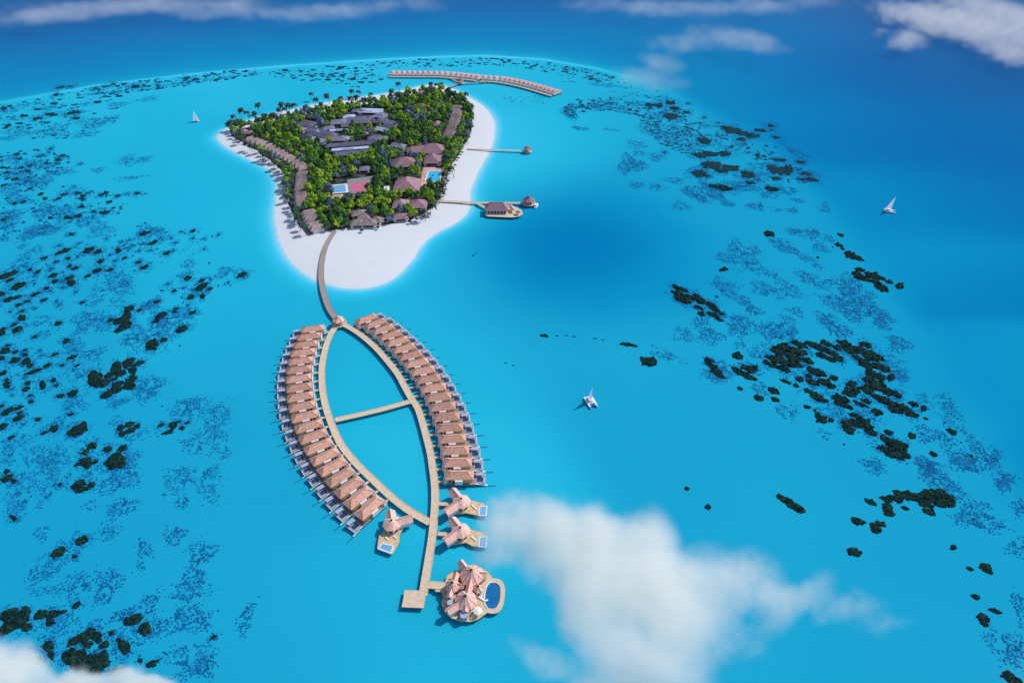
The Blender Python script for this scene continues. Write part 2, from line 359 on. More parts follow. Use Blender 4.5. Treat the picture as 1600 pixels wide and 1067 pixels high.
# ---------------------------------------------------------------- island ground
gx = np.arange(BEACHW[:, 0].min() - 12, BEACHW[:, 0].max() + 12, 2.5); gy = np.arange(BEACHW[:, 1].min() - 12, BEACHW[:, 1].max() + 12, 2.5)
GX, GY = np.meshgrid(gx, gy); s1 = sdist(GX, GY, BEACHW); s2 = sdist(GX, GY, VEGW)
gz = np.where(s1 > 0, 1.35 * (1 - np.exp(-s1 / 16.0)), s1 * 0.08) + np.clip(s2, 0, 6) * 0.03
keep = s1 > -8
vid = -np.ones(GX.shape, int); vid[keep] = np.arange(keep.sum())
q = np.stack([vid[:-1, :-1], vid[:-1, 1:], vid[1:, 1:], vid[1:, :-1]], -1).reshape(-1, 4); q = q[(q >= 0).all(1)]
me = bpy.data.meshes.new("ground"); np_mesh(me, np.stack([GX[keep], GY[keep], gz[keep]], -1), q)
me.polygons.foreach_set("use_smooth", [True] * len(me.polygons))
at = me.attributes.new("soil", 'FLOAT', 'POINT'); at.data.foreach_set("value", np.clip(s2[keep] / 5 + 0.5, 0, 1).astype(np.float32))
m = bpy.data.materials.new("sand_and_soil"); m.use_nodes = True; n = m.node_tree.nodes; l = m.node_tree.links; b = n["Principled BSDF"]
b.inputs["Roughness"].default_value = 0.95; b.inputs["Specular IOR Level"].default_value = 0.05
a = n.new("ShaderNodeAttribute"); a.attribute_name = "soil"; g = n.new("ShaderNodeNewGeometry")
t1 = n.new("ShaderNodeTexNoise"); t1.inputs["Scale"].default_value = 0.12; t1.inputs["Detail"].default_value = 6; l.new(g.outputs["Position"], t1.inputs["Vector"])
r1 = n.new("ShaderNodeValToRGB"); l.new(t1.outputs["Fac"], r1.inputs[0])
r1.color_ramp.elements[0].position = 0.3; r1.color_ramp.elements[0].color = (*alb(210, 218, 234), 1); r1.color_ramp.elements[1].position = 0.7; r1.color_ramp.elements[1].color = (*alb(214, 222, 238), 1)
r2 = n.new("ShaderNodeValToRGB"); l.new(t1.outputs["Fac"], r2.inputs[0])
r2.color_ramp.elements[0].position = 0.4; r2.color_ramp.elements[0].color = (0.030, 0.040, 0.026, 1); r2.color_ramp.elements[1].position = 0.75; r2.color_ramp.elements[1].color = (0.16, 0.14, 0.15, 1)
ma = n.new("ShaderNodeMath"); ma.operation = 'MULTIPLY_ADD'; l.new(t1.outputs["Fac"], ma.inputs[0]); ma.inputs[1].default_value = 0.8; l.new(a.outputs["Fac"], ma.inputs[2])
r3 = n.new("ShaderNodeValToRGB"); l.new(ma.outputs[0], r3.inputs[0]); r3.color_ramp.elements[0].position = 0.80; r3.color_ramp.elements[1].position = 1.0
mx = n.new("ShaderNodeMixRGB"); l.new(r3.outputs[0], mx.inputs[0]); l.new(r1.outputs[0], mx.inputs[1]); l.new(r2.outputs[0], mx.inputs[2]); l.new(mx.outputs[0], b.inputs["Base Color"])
t2 = n.new("ShaderNodeTexNoise"); t2.inputs["Scale"].default_value = 0.5; t2.inputs["Detail"].default_value = 5; l.new(g.outputs["Position"], t2.inputs["Vector"])
bm = n.new("ShaderNodeBump"); bm.inputs["Strength"].default_value = 0.04; bm.inputs["Distance"].default_value = 0.5; l.new(t2.outputs["Fac"], bm.inputs["Height"]); l.new(bm.outputs[0], b.inputs["Normal"])
me.materials.append(m)
o = bpy.data.objects.new("ground", me); col.objects.link(o); tag(o, "white sand island with dark soil under the trees", None, None, 'structure')
GZ = 1.5

#@@PART2
# ---------------------------------------------------------------- walkways over the water
def walkway(name, pts, wd, z, label, group=None, m='plank', edge=True, piles=True, cat="walkway", edgem='white', pile_step=7.0):
    c = pts[len(pts) // 2]
    e = empty(name, (c.x, c.y, 0), label, cat, group)
    pl = [p - c for p in pts]
    a = MB(); a.ribbon(pl, wd, z - 0.35, z); a.build("deck", M[m], e)
    if edge:
        b = MB(); b.ribbon(pl, 0.22, z - 0.1, z + 0.14, wd / 2 + 0.01); b.build("kerb_beam", M[m], e)
        b = MB(); b.ribbon(pl, 0.22, z - 0.1, z + 0.14, -wd / 2 - 0.01); b.build("kerb_beam", M[m], e)
    if piles:
        q = resample(pl, pile_step); q = [(p, (q[min(i + 1, len(q) - 1)] - q[max(i - 1, 0)]).normalized()) for i, p in enumerate(q)][1:-1]
        if q:
            b = MB(); b.tube(uchain([(p.x - d.y * wd * 0.33 * k, p.y + d.x * wd * 0.33 * k) for i, (p, d) in enumerate(q) for k in ((-1, 1) if i % 2 else (1, -1))], -0.8, z - 0.4), 0.17, n=5)
            b.build("trestle", M['pile'], e)
    return e
def uchain(pp, zb, zt):
    """posts at the plan points pp, joined alternately under the deck and below the water into one frame"""
    o = []
    for i, p in enumerate(pp):
        a_, b_ = (p[0], p[1], zb), (p[0], p[1], zt); o += [b_, a_] if i % 2 == 0 else [a_, b_]
    return o
def wl(l, z=0.0): return [W(x, y, z).xy for x, y in l]
ZD = 2.0
left_pts = spline(wl([(525,509),(515,526),(508,547),(503.5,570),(503,592),(505,615),(510,638),(518,661),(527,683),(540,704),(560,727),(581,747.5),(600,765.5),(620,783),(642,799),(672,816)], ZD))
right_pts = spline(wl([(533,506),(545,511),(563,522.5),(585,541),(604,562),(622,585),(634,607),(644,624),(653,638),(660,659),(666,681),(672.5,707),(676,730),(678.5,747),(680,770),(679,802),(675.5,838),(670,874),(665,905),(661,930)], ZD))
walkway("boardwalk", left_pts, 3.5, ZD, "curved bleached boardwalk along the inner side of the row of twenty stilt villas", "boardwalks of the fish shaped pier")
walkway("boardwalk", right_pts, 3.5, ZD + 0.03, "curved bleached boardwalk along nineteen stilt villas, running on to the square end platform", "boardwalks of the fish shaped pier")
walkway("footbridge", spline(wl([(524,656),(560,648),(600,638.5),(641,627)], ZD)), 3.3, ZD - 0.03, "straight footbridge joining the two curved boardwalks across the fish shape")
walkway("footbridge", spline(wl([(523,361),(514,375),(507,391),(503,410),(502,429),(504,449),(510,471),(518,488),(527,499)], ZD)), 3.7, ZD, "long curved footbridge from the white sand spit to the small arrival pavilion", m='plankd')
# end platform and its link
e = empty("platform", W(647, 937, 0), "square timber platform at the near tip of the boardwalk", "platform")
c = W(647, 937, 0).xy; q = [p - c for p in wl([(633,922),(666.5,922.5),(662,949.5),(628,948)], ZD)]
a = MB(); a.prism(q, ZD - 0.4, ZD + 0.06); a.build("deck", M['plank'], e)
a = MB(); a.ribbon([q[0], q[1], q[2], q[3], q[0]], 0.25, ZD - 0.1, ZD + 0.16); a.build("kerb_beam", M['tan'], e)
a = MB(); a.tube(uchain([q[0].lerp(q[1], u).lerp(q[3].lerp(q[2], u), v) for u in (0.1, 0.5, 0.9) for v in (0.1, 0.5, 0.9)], -0.8, ZD - 0.42), 0.2, n=5)
a.build("trestle", M['pile'], e)

# ---------------------------------------------------------------- stilt villas of the two near rows
def make_villa(s):
    """x runs outwards from the boardwalk, s = side on which the annex stands"""
    r = empty("stilt_villa", (0, 0, 0), "x", "villa", "stilt villas of the two near rows")
    z = 1.7
    a = MB(); a.box(-0.6, 15.2, -3.8, 3.8, z - 0.4, z); a.box(15.2, 19.6, -3.4, 3.4, z - 0.55, z - 0.15); a.build("deck", M['plankd'], r)
    a = MB(); a.tube(uchain([(x, y) for x in (0.5, 5, 9.5, 14, 18.6) for y in (-3, 0, 3)], -0.8, z - 0.57), 0.2, n=5); a.build("stilt_frame", M['pile'], r)
    a = MB(); a.box(0.5, 13.4, -2.6, 2.6, z, z + 2.7); wa = a.build("wall", M['wall'], r)
    a = MB(); a.ribbon([(1.4, s * 3.35), (-0.2, s * 3.35), (-0.2, -s * 3.5)], 0.25, z, z + 2.2); a.build("screen_wall", M['wall'], r)
    a = MB(); rd, ev = a.hip(0.2, 14.3, -3.15, 3.15, z + 2.75, 2.1, inset=3.0); ro = a.build("roof", M['roof'], r)
    a = MB(); a.tube([ev[3], rd[0], ev[0], rd[0], rd[1], ev[1], rd[1], ev[2]], 0.13, n=4); a.build("ridge_cap", M['ridge'], ro)
    # annex, windows and door on the open side
    y0, y1 = (2.6, 4.05) if s > 0 else (-4.05, -2.6)
    a = MB(); a.box(5.2, 9.0, y0, y1, z, z + 2.62); a.build("annex", M['white'], r)
    for x in (2.2, 9.4):
        a = MB(); a.box(x, x + 1.2, s * 2.6 if s > 0 else -2.68, 2.68 if s > 0 else s * 2.6, z + 0.7, z + 2.2); a.build("window", M['glass'], r)
    a = MB(); a.box(4.0, 5.0, s * 2.6 if s > 0 else -2.68, 2.68 if s > 0 else s * 2.6, z, z + 2.2); a.build("door", M['glass'], r)
    a = MB(); a.hip(9.6, 13.6, min(y0, s * 3.9), max(y1, s * 3.9), z + 2.3, 0.35, t=0.12); a.build("awning", M['olive'], r)
    a = MB(); a.box(13.4, 13.5, -2.4, 2.4, z, z + 2.4); a.build("glazed_front", M['glass'], r)
    # plunge pool, flat canopy and stair at the sea end
    f = -s
    yp = sorted((-s * 0.8, s * 2.3)); yc = sorted((-s * 0.8, -s * 2.9))
    a = MB(); a.box(15.5, 19.2, yp[0], yp[1], z - 0.15, z + 0.1); po = a.build("pool", M['white'], r)
    a = MB(); a.box(15.7, 19.05, yp[0] + 0.15, yp[1] - 0.15, z, z + 0.13); a.build("water", M['pool'], po)
    a = MB(); a.box(15.4, 19.2, yc[0], yc[1], z + 1.2, z + 1.4); cn = a.build("canopy", M['canopy'], r)
    for x in (15.6, 19.0):
        for y in yc: a = MB(); a.tube([(x, y * 0.96, z - 0.16), (x, y * 0.96, z + 1.2)], 0.09, n=5); a.build("post", M['white'], cn)
    a = MB(); a.box(19.6, 19.85, -3.4, 3.4, z - 0.6, z + 0.05); a.build("sea_kerb", M['white'], r)
    a = MB(); ys_ = s * 3.35
    a.add([(15.2, ys_ - 0.3, z - 0.1), (15.2, ys_ + 0.3, z - 0.1), (21.2, ys_ + 0.3, 0.5), (21.2, ys_ - 0.3, 0.5), (15.2, ys_ - 0.3, z + 0.12), (15.2, ys_ + 0.3, z + 0.12), (21.2, ys_ + 0.3, 0.7), (21.2, ys_ - 0.3, 0.7)],
          [(3, 2, 1, 0), (4, 5, 6, 7), (0, 1, 5, 4), (1, 2, 6, 5), (2, 3, 7, 6), (3, 0, 4, 7)])
    st = a.build("stair", M['white'], r)
    a = MB(); a.box(21.0, 25.0, ys_ - 0.28, ys_ + 0.28, 0.05, 0.22); a.build("landing", M['teal'], st)  # thin level teal slab running out from the stair foot
    # bridge back to the boardwalk
    a = MB(); a.box(-4.4, -0.6, s * 1.9 - 0.6, s * 1.9 + 0.6, z - 0.2, z + 0.05); a.build("bridge", M['tan'], r)
    return r
def lerp_keys(i, ks):
    return float(np.interp(i, [k[0] for k in ks], [k[1] for k in ks]))
LV = spline(wl([(507,514),(501.5,527),(496.5,540.5),(492.7,552),(490,564.5),(488,578),(487.6,591),(488.6,604),(490.3,617),(493,630.5),(497.3,645),(503,659.5),(509.6,674),(517.5,688.5),(526.5,703),(537.5,717.5),(549.5,732.6),(562.6,748),(577.5,763.5),(595.5,780)], 3), 1.0)
RV = spline(wl([(557,507),(568.5,512.5),(580,521),(591,530.5),(601.5,540),(612,550),(622,561),(632,573),(641.5,585),(649.8,597.5),(657.5,611),(664.8,625),(671,639.5),(676.5,654.5),(681.5,671),(686,690),(690,709),(693,727),(695,745)], 3), 1.0)
pl_, pr_ = make_villa(1), make_villa(-1)
for side, pts, nv, keys, proto, other in (("L", LV, 20, [(0,192),(5,192),(9,198),(13,212),(16,222),(19,233)], pl_, "boardwalk beside the nineteen villa row"), ("R", RV, 19, [(0,36),(5,25),(9,14),(13,7),(18,0.5)], pr_, "")):
    for i, p in enumerate(resample(pts, n=nv)):
        o = proto if i == 0 else copy_tree(proto)
        o.location = (p.x, p.y, 0); o.rotation_euler.z = R(lerp_keys(i, keys))
        row = "row of twenty" if side == "L" else "row of nineteen"
        if i == 0: lb = f"stilt villa with pink-tan hipped roof, end of the {row} nearest the arrival pavilion"
        elif i == nv - 1: lb = f"stilt villa with pink-tan hipped roof, end of the {row} nearest the Y-shaped villas"
        else: lb = f"stilt villa with pink-tan hipped roof, {ORD[i]} from the arrival pavilion in the {row}"
        o["label"] = lb
def ribchain(p, c, z0, z1):
    o = []
    for i, (x, y) in enumerate(p): o += [(x, y, z0), (c[0], c[1], z1)] if i % 2 == 0 else [(x, y, z0)]
    return o
# arrival pavilion
def pavilion(name, px, r, z, label, n=6, h=3.0, m='pink', floor='plank', cat="pavilion", sc=1.0):
    c = W(*px, z); e = empty(name, (c.x, c.y, 0), label, cat)
    a = MB(); a.prism([(1.12 * r * math.cos(2 * math.pi * i / 12), 1.12 * r * math.sin(2 * math.pi * i / 12)) for i in range(12)], z - 0.4, z + 0.05); a.build("deck", M[floor], e)
    for i in range(n):
        x, y = r * 0.85 * math.cos(2 * math.pi * i / n + 0.3), r * 0.85 * math.sin(2 * math.pi * i / n + 0.3); a = MB(); a.tube([(x, y, -0.5), (x, y, z + 2.8)], 0.16, n=5); a.build("post", M['pile'], e)
    a = MB(); p = a.ngon_roof((0, 0), r, n, z + 2.8, h, rot=0.3); ro = a.build("roof", M[m], e)
    a = MB(); a.ngon_roof((0, 0), r * 0.3, n, z + 2.8 + h * 0.82, h * 0.34, rot=0.3); a.build("roof_cap", M[m], ro)
    a = MB(); a.tube(ribchain(p, (0, 0), z + 2.85, z + 2.85 + h), 0.1, n=4); a.build("ridge_cap", M['rib'], ro)
    return e
pavilion("pavilion", (530, 505), 4.3, ZD, "small pink roofed arrival pavilion where the boardwalks meet the long footbridge")

# ---------------------------------------------------------------- Y-shaped villas and the big residence
def wpts(l, z): return [W(x, y, z).xy for x, y in l]
def rel(l, c): return [Vector((p.x - c.x, p.y - c.y)) for p in l]
def railless_deck(e, poly, z, m='tan', name="deck"):
    a = MB(); a.prism(poly, z - 0.4, z); d = a.build(name, M[m], e)
    cx = sum(p[0] for p in poly) / len(poly); cyy = sum(p[1] for p in poly) / len(poly)
    a = MB(); a.tube(uchain([(p[0] * 0.9 + cx * 0.1, p[1] * 0.9 + cyy * 0.1) for p in poly], -0.8, z - 0.5), 0.2, n=5); a.build("stilt_frame", M['pile'], e)
    return d
def oct_block(e, c, r, z, h, n=8, m='pink', wall=True, rot=0.2, ribs=True):
    if wall:
        a = MB(); a.prism([(c[0] + 0.82 * r * math.cos(rot + 2 * math.pi * i / n), c[1] + 0.82 * r * math.sin(rot + 2 * math.pi * i / n)) for i in range(n)], z, z + 2.8)
        wl_ = a.build("wall", M['wall'], e)
        for i in range(n):
            a = MB()
            th = rot + 2 * math.pi * (i + 0.5) / n; ap = 0.82 * r * math.cos(math.pi / n) + 0.04; hw = r * 0.2
            cxx, cyy = c[0] + ap * math.cos(th), c[1] + ap * math.sin(th); tx, ty = -math.sin(th), math.cos(th)
            q = [(cxx + tx * hw * k, cyy + ty * hw * k, z + zz) for k, zz in ((-1, 0.3), (1, 0.3), (1, 2.3), (-1, 2.3))]; a.add(q, [(0, 1, 2, 3)]); a.build("window", M['glass'], wl_)
    a = MB(); p = a.ngon_roof(c, r, n, z + 2.9, h, rot=rot); ro = a.build("roof", M[m], e)
    a = MB(); a.tube(ribchain(p, c, z + 2.92, z + 2.94 + h), 0.12, n=4)
    if ribs: a.build("ridge_cap", M['rib'], ro)
    a = MB(); a.ngon_roof(c, 0.55, 6, z + 2.75 + h, 0.5); a.build("finial", M['dark'], ro)
    return ro
def wing(e, a_, b_, wd, z, h=2.0, m='pink'):
    a_, b_ = Vector(a_), Vector(b_); d = (b_ - a_).normalized(); n = Vector((-d.y, d.x)) * (wd / 2 - 0.5)
    a = MB(); a.prism([a_ - n, b_ - n - d * 0.5, b_ + n - d * 0.5, a_ + n], z, z + 2.6); wl_ = a.build("wall", M['wall'], e)
    f = b_ - d * 0.5 + d * 0.03
    a = MB(); nn = n * 0.7; a.add([(f.x - nn.x, f.y - nn.y, z + 0.2), (f.x + nn.x, f.y + nn.y, z + 0.2), (f.x + nn.x, f.y + nn.y, z + 2.3), (f.x - nn.x, f.y - nn.y, z + 2.3)], [(0, 1, 2, 3)]); a.build("window", M['glass'], wl_)
    a = MB(); a.gable(a_, b_, wd, z + 2.7, h); ro = a.build("roof", M[m], e)
    a = MB(); a.tube([(a_.x, a_.y, z + 2.75 + h), (b_.x, b_.y, z + 2.75 + h)], 0.13, n=4); a.build("ridge_cap", M['ridge'], ro)
    return ro
def framed_pool(e, q, z, wm='poolp', wd=0.7):
    """q: four plan corners"""
    c = sum(q, Vector((0, 0))) / 4
    a = MB(); a.ribbon([q[0], q[1], q[2], q[3], q[0]], wd, z - 0.5, z + 0.22)
    p = a.build("pool", M['white'], e)
    a = MB(); a.prism(q, z - 0.3, z + 0.08); a.build("water", M[wm], p)
    return p
def lounger(x, y, z, rz, label, group, m='white'):
    e = empty("sun_lounger", (x, y, z), label, "sun lounger", group, rz)
    a = MB(); a.box(-0.35, 0.35, -0.9, 0.45, 0.22, 0.36); a.build("seat", M[m], e)
    a = MB(); a.add([(-0.35, 0.45, 0.24), (0.35, 0.45, 0.24), (0.35, 1.0, 0.8), (-0.35, 1.0, 0.8), (-0.35, 0.45, 0.36), (0.35, 0.45, 0.36), (0.35, 0.94, 0.86), (-0.35, 0.94, 0.86)], [(3, 2, 1, 0), (4, 5, 6, 7), (0, 1, 5, 4), (1, 2, 6, 5), (2, 3, 7, 6), (3, 0, 4, 7)]); a.build("backrest", M[m], e)
    a = MB(); a.tube([(-0.3, -0.8, 0.24), (-0.3, -0.8, 0), (-0.3, 0.4, 0), (-0.3, 0.4, 0.24), (0.3, 0.4, 0.24), (0.3, 0.4, 0), (0.3, -0.8, 0), (0.3, -0.8, 0.24)], 0.04, n=4); a.build("frame", M['white'], e)
    return e
def parasol(x, y, z, r, h, label, m='white', group=None, n=8, cat="parasol"):
    e = empty("parasol", (x, y, z), label, cat, group)
    a = MB(); a.ngon_roof((0, 0), r, n, h, r * 0.32, t=0.08); a.build("canopy", M[m], e)
    a = MB(); a.tube([(0, 0, 0), (0, 0, h + 0.1)], 0.06, n=5); a.build("pole", M['white'], e)
    return e
def yvilla(cpx, w1, w2, deck, poolq, stub, label, who, lg):
    z = 1.9; c = W(*cpx, z + 3); e = empty("y_shaped_villa", (c.x, c.y, 0), label, "villa", "Y-shaped villas at the boardwalk tip")
    railless_deck(e, rel(wpts(deck, z), c), z)
    oct_block(e, (0, 0), 4.4, z, 2.8, m='pink', ribs=False, rot=0.3)
    for t in (w1, w2):
        v = rel(wpts([t], z + 3), c)[0]; wing(e, v.normalized() * 1.5, v, 4.6, z)
    framed_pool(e, rel(wpts(poolq, z), c), z)
    s = rel(wpts(stub, z), c); a = MB(); a.ribbon(s, 2.0, z - 0.3, z + 0.05); a.build("bridge", M['plank'], e)
    for (x, y), nm in zip(lg, ("farther from", "closer to")):
        p = W(x, y, z); lounger(p.x, p.y, z, 0.8, f"white sun lounger {nm} the pool on the deck of the {who}", "loungers on the villa decks")
    return e
def zz(l): return [(560 + x / 4.103, 740 + y / 4.103) for x, y in l]
yvilla(zz([(660,178)])[0], zz([(600,102)])[0], zz([(556,248)])[0], zz([(610,190),(700,165),(800,188),(826,210),(818,272),(740,262),(690,250),(600,262),(560,240)]), zz([(776,212),(824,208),(818,270),(772,266)]), zz([(512,190),(600,196)]),
       "pink roofed Y-shaped stilt villa next to the last villa of the row of nineteen", "upper Y-shaped villa", zz([(738,212),(752,224)]))
yvilla(zz([(655,364)])[0], zz([(596,288)])[0], zz([(552,434)])[0], zz([(605,376),(695,350),(795,374),(826,400),(818,472),(735,464),(690,440),(590,456),(550,426)]), zz([(776,408),(824,404),(818,470),(772,466)]), zz([(512,384),(600,388)]),
       "pink roofed Y-shaped stilt villa between its twin and the great residence", "middle Y-shaped villa", zz([(735,412),(750,424)]))
yvilla(zz([(216,318)])[0], zz([(204,238)])[0], zz([(346,282)])[0], zz([(170,300),(260,290),(300,330),(262,392),(262,440),(215,515),(120,478),(132,400),(160,370)]), zz([(150,445),(225,462),(206,508),(130,480)]), zz([(362,262),(320,292)]),
       "pink roofed Y-shaped stilt villa standing alone inside the bend of the longer boardwalk", "lone Y-shaped villa", zz([(186,418),(238,408)]))

def Q5(l): return [(680 + x / 8.892, 860 + y / 8.892) for x, y in l]
z = 2.0; c = W(*Q5([(420, 600)])[0], z)
e = empty("residence", (c.x, c.y, 0), "great residence of clustered pink ribbed roofs on a round deck with an oval pool", "villa")
railless_deck(e, rel(wpts(Q5([(0,486),(100,482),(150,400),(175,335),(250,285),(330,265),(520,215),(640,235),(740,300),(790,365),(700,430),(650,540),(640,650),(700,730),(735,850),(660,905),(580,960),(480,985),(330,975),(230,935),(150,880),(110,790),(85,720),(110,640),(90,572),(0,566)]), z), c), z)
zr = z
def rp(x, y, zz_=0.0): return rel(wpts(Q5([(x, y)]), z + zz_), c)[0]
oct_block(e, rp(508, 338, 3), 5.2, zr, 4.2, n=10)
oct_block(e, rp(240, 490, 3), 3.2, zr, 3.2, n=8)
oct_block(e, rp(425, 690, 3), 4.7, zr, 4.0, n=10)
oct_block(e, rp(595, 530, 3), 2.2, zr, 2.4, n=6)
wing(e, rp(470, 310, 3), rp(345, 150, 3), 3.3, zr, 1.8)
wing(e, rp(380, 720, 3), rp(165, 850, 3), 3.4, zr, 1.8)
wing(e, rp(500, 400, 3), rp(450, 620, 3), 3.0, zr, 2.2)
wing(e, rp(250, 470, 3), rp(300, 310, 3), 2.6, zr, 1.5)
wing(e, rp(240, 500, 3), rp(190, 650, 3), 2.6, zr, 1.5)
wing(e, rp(250, 480, 3), rp(400, 490, 3), 2.4, zr, 1.4)
wing(e, rp(560, 330, 3), rp(715, 330, 3), 3.4, zr, 1.6)
wing(e, rp(430, 740, 3), rp(415, 850, 3), 2.8, zr, 1.5)
for i, (x, y, r_) in enumerate(((205, 715, 1.3), (400, 885, 1.7))):
    p = rp(x, y, 2.4); a = MB(); a.prism([(p.x + r_ * math.cos(t * math.pi / 4), p.y + r_ * math.sin(t * math.pi / 4)) for t in range(8)], zr, zr + 2.4); a.build("bay", M['canopy'], e)
# oval pool: ring deck, wall and water
def oval(cx_, cy_, rx, ry, rot=0.12, n=32):
    o = []
    for i in range(n):
        t = 2 * math.pi * i / n; ct, st = math.cos(t), math.sin(t)
        x = rx * math.copysign(abs(ct) ** 0.75, ct); y = ry * math.copysign(abs(st) ** 0.75, st)
        o.append((cx_ + x * math.cos(rot) - y * math.sin(rot), cy_ + x * math.sin(rot) + y * math.cos(rot)))
    return o
outer = rel(wpts(Q5(oval(800, 625, 165, 245)), z), c); inner = rel(wpts(Q5(oval(795, 622, 108, 182)), z), c); n_ = 32
a = MB(); vv = []
for zz_ in (z - 0.5, z + 0.03):
    vv += [(p.x, p.y, zz_) for p in outer] + [(p.x, p.y, zz_) for p in inner]
fs = []
for i in range(n_):
    j = (i + 1) % n_; fs += [(i, j, 64 + j, 64 + i), (32 + j, 32 + i, 96 + i, 96 + j), (64 + i, 64 + j, 96 + j, 96 + i), (j, i, 32 + i, 32 + j)]
a.add(vv, fs); po = a.build("pool", M['plank'], e)
a = MB(); a.prism(inner, z - 0.6, z - 0.25); a.build("water", M['pools'], po)
a = MB(); a.ribbon(inner[10:25], 0.45, z - 0.4, z + 0.3); a.build("coping", M['white'], po)
a = MB(); k = rp(600, 640); k2 = rp(690, 700); k3 = rp(735, 690); a.ribbon([k, k2, k3], 0.8, z, z + 0.5); a.build("water_slide", M['white'], e)
walkway("footbridge", [W(667, 917, 0).xy, W(697, 919.5, 0).xy], 3.2, ZD + 0.1, "short footbridge from the boardwalk to the deck of the great residence", edge=True, piles=False)
p = W(*Q5([(592, 835)])[0], z + 2.3); parasol(p.x, p.y, z, 1.9, 2.3, "large white parasol on the deck of the great residence", n=8)
for i, (x, y) in enumerate(((300, 930), (520, 925))):
    p = W(*Q5([(x, y)])[0], z); lounger(p.x, p.y, z, 2.6, ("sun lounger on the great residence deck below the gabled wing", "sun lounger on the great residence deck beside the white parasol")[i], "loungers on the villa decks")

# ---------------------------------------------------------------- the two far villa rows
def make_far():
    r = empty("far_stilt_villa", (0, 0, 0), "x", "villa", "stilt villas of the two far rows"); z = 1.7
    a = MB(); a.box(-0.5, 17, -3.3, 3.3, z - 0.4, z); a.build("deck", M['plankd'], r)
    a = MB(); a.box(0.5, 12.6, -2.7, 2.7, z, z + 2.7); a.box(-0.4, 0.5, -3.2, 3.2, z, z + 2.4); a.build("wall", M['wall'], r)
    a = MB(); a.hip(0.6, 11.0, -2.9, 2.9, z + 2.75, 2.2, inset=2.6); a.build("roof", M['far'], r)
    a = MB(); a.box(13.6, 16.8, -2.8, 0.2, z + 2.0, z + 2.2); a.build("canopy", M['canopy'], r)
    a = MB(); a.tube(uchain([(x, y) for x in (1, 8, 16) for y in (-2.8, 2.8)], -0.8, z - 0.5), 0.25, n=5); a.build("stilt_frame", M['pile'], r)
    a = MB(); a.box(-3.4, -0.5, -0.7, 0.7, z - 0.2, z); a.build("bridge", M['plank'], r)
    return r
fw1 = spline(wl([(607,119.8),(640,120.2),(672,120.4),(700,121.5),(726,124.2),(745,126.5)], ZD)); fw2 = spline(wl([(750,127),(775,128.5),(800,132.8),(825,139),(845,145),(862,150)], ZD))
walkway("boardwalk", fw1, 3.2, ZD, "far boardwalk carrying the level row of stilt villas beyond the palms", "boardwalks of the far pier", piles=True)
walkway("boardwalk", fw2, 3.2, ZD + 0.02, "far boardwalk carrying the slanting row of stilt villas", "boardwalks of the far pier", piles=True)
pf = make_far()
for k, (pts, nv, nm) in enumerate(((fw1, 17, "level far row"), (fw2, 16, "slanting far row"))):
    pp = resample(pts, n=nv + 1)
    for i in range(nv):
        a_, b_ = pp[i], pp[i + 1]; d = (b_ - a_).normalized(); nrm = Vector((-d.y, d.x)); mdl = (a_ + b_) / 2 + nrm * 4.6
        o = pf if (k == 0 and i == 0) else copy_tree(pf)
        o.location = (mdl.x, mdl.y, 0); o.rotation_euler.z = math.atan2(nrm.y, nrm.x)
        if k == 0: ln = (f"pink roofed far stilt villa, {ORD[i]} from the outer end of the {nm}") if i else "pink roofed far stilt villa at the outer end of the level far row"
        else: ln = (f"pink roofed far stilt villa, {ORD[i]} from the gap between the far rows, {nm}") if i else "pink roofed far stilt villa of the slanting far row, right at the gap"
        o["label"] = ln
walkway("footbridge", spline(wl([(700,138.5),(708,134.5),(718,130)], ZD)), 3.0, ZD - 0.02, "far footbridge from the island tip to the far pavilion", "bridges of the far pier", m='plankd', edge=False)
walkway("footbridge", spline(wl([(719,129),(712,126),(702,122)], ZD)), 2.6, ZD - 0.04, "far footbridge from the far pavilion to the level villa row", "bridges of the far pier", m='plankd', edge=False)
walkway("footbridge", spline(wl([(720,130.5),(735,129.8),(758,128.2)], ZD)), 2.6, ZD - 0.04, "far footbridge from the far pavilion to the slanting villa row", "bridges of the far pier", m='plankd', edge=False)
pavilion("pavilion", (719.5, 129.8), 4.6, ZD, "small pavilion where the far footbridges meet", m='thatch', h=3.0)

# ---------------------------------------------------------------- piers on the open side of the island
walkway("pier", spline(wl([(730,232.5),(760,233.5),(790,234.8),(818,235.8)], ZD)), 2.2, ZD, "thin straight pier crossing the beach to a lone thatched pavilion", "beach piers", cat="pier", edge=False)
pavilion("pavilion", (824, 236), 4.2, ZD, "lone thatched pavilion at the end of the thin straight pier", m='thatch', h=2.3)
walkway("pier", spline(wl([(681,314.3),(710,315.3),(745,316.5),(785,317),(818,317.3)], ZD)), 2.6, ZD, "straight pier from the beach past the over-water restaurant", "beach piers", cat="pier", m='plank')
walkway("pier", spline(wl([(744,316.6),(750,320),(757,323.5),(763,325.5)], ZD)), 2.4, ZD - 0.03, "short curved branch of the pier leading to the over-water restaurant", "beach piers", cat="pier")
pavilion("pavilion", (826, 317.5), 5.4, ZD, "round thatched pavilion at the head of the pier beside the white motorboat", m='thatch', h=4.2, n=8)
def Q4(l): return [(740 + x / 14.55, 290 + y / 14.55) for x, y in l]
c = W(777, 330, ZD); e = empty("restaurant", (c.x, c.y, 0), "over-water restaurant with a broad hipped thatch roof on an oval deck", "restaurant")
railless_deck(e, rel(wpts(Q4([(250,660),(330,500),(420,440),(800,440),(960,490),(1090,560),(1120,640),(1040,700),(900,725),(640,715),(320,700)]), ZD), c), ZD, m='plank')
a = MB(); a.box(-9, 8, -4.5, 4.5, ZD, ZD + 3); wl_ = a.build("wall", M['wall'], e)
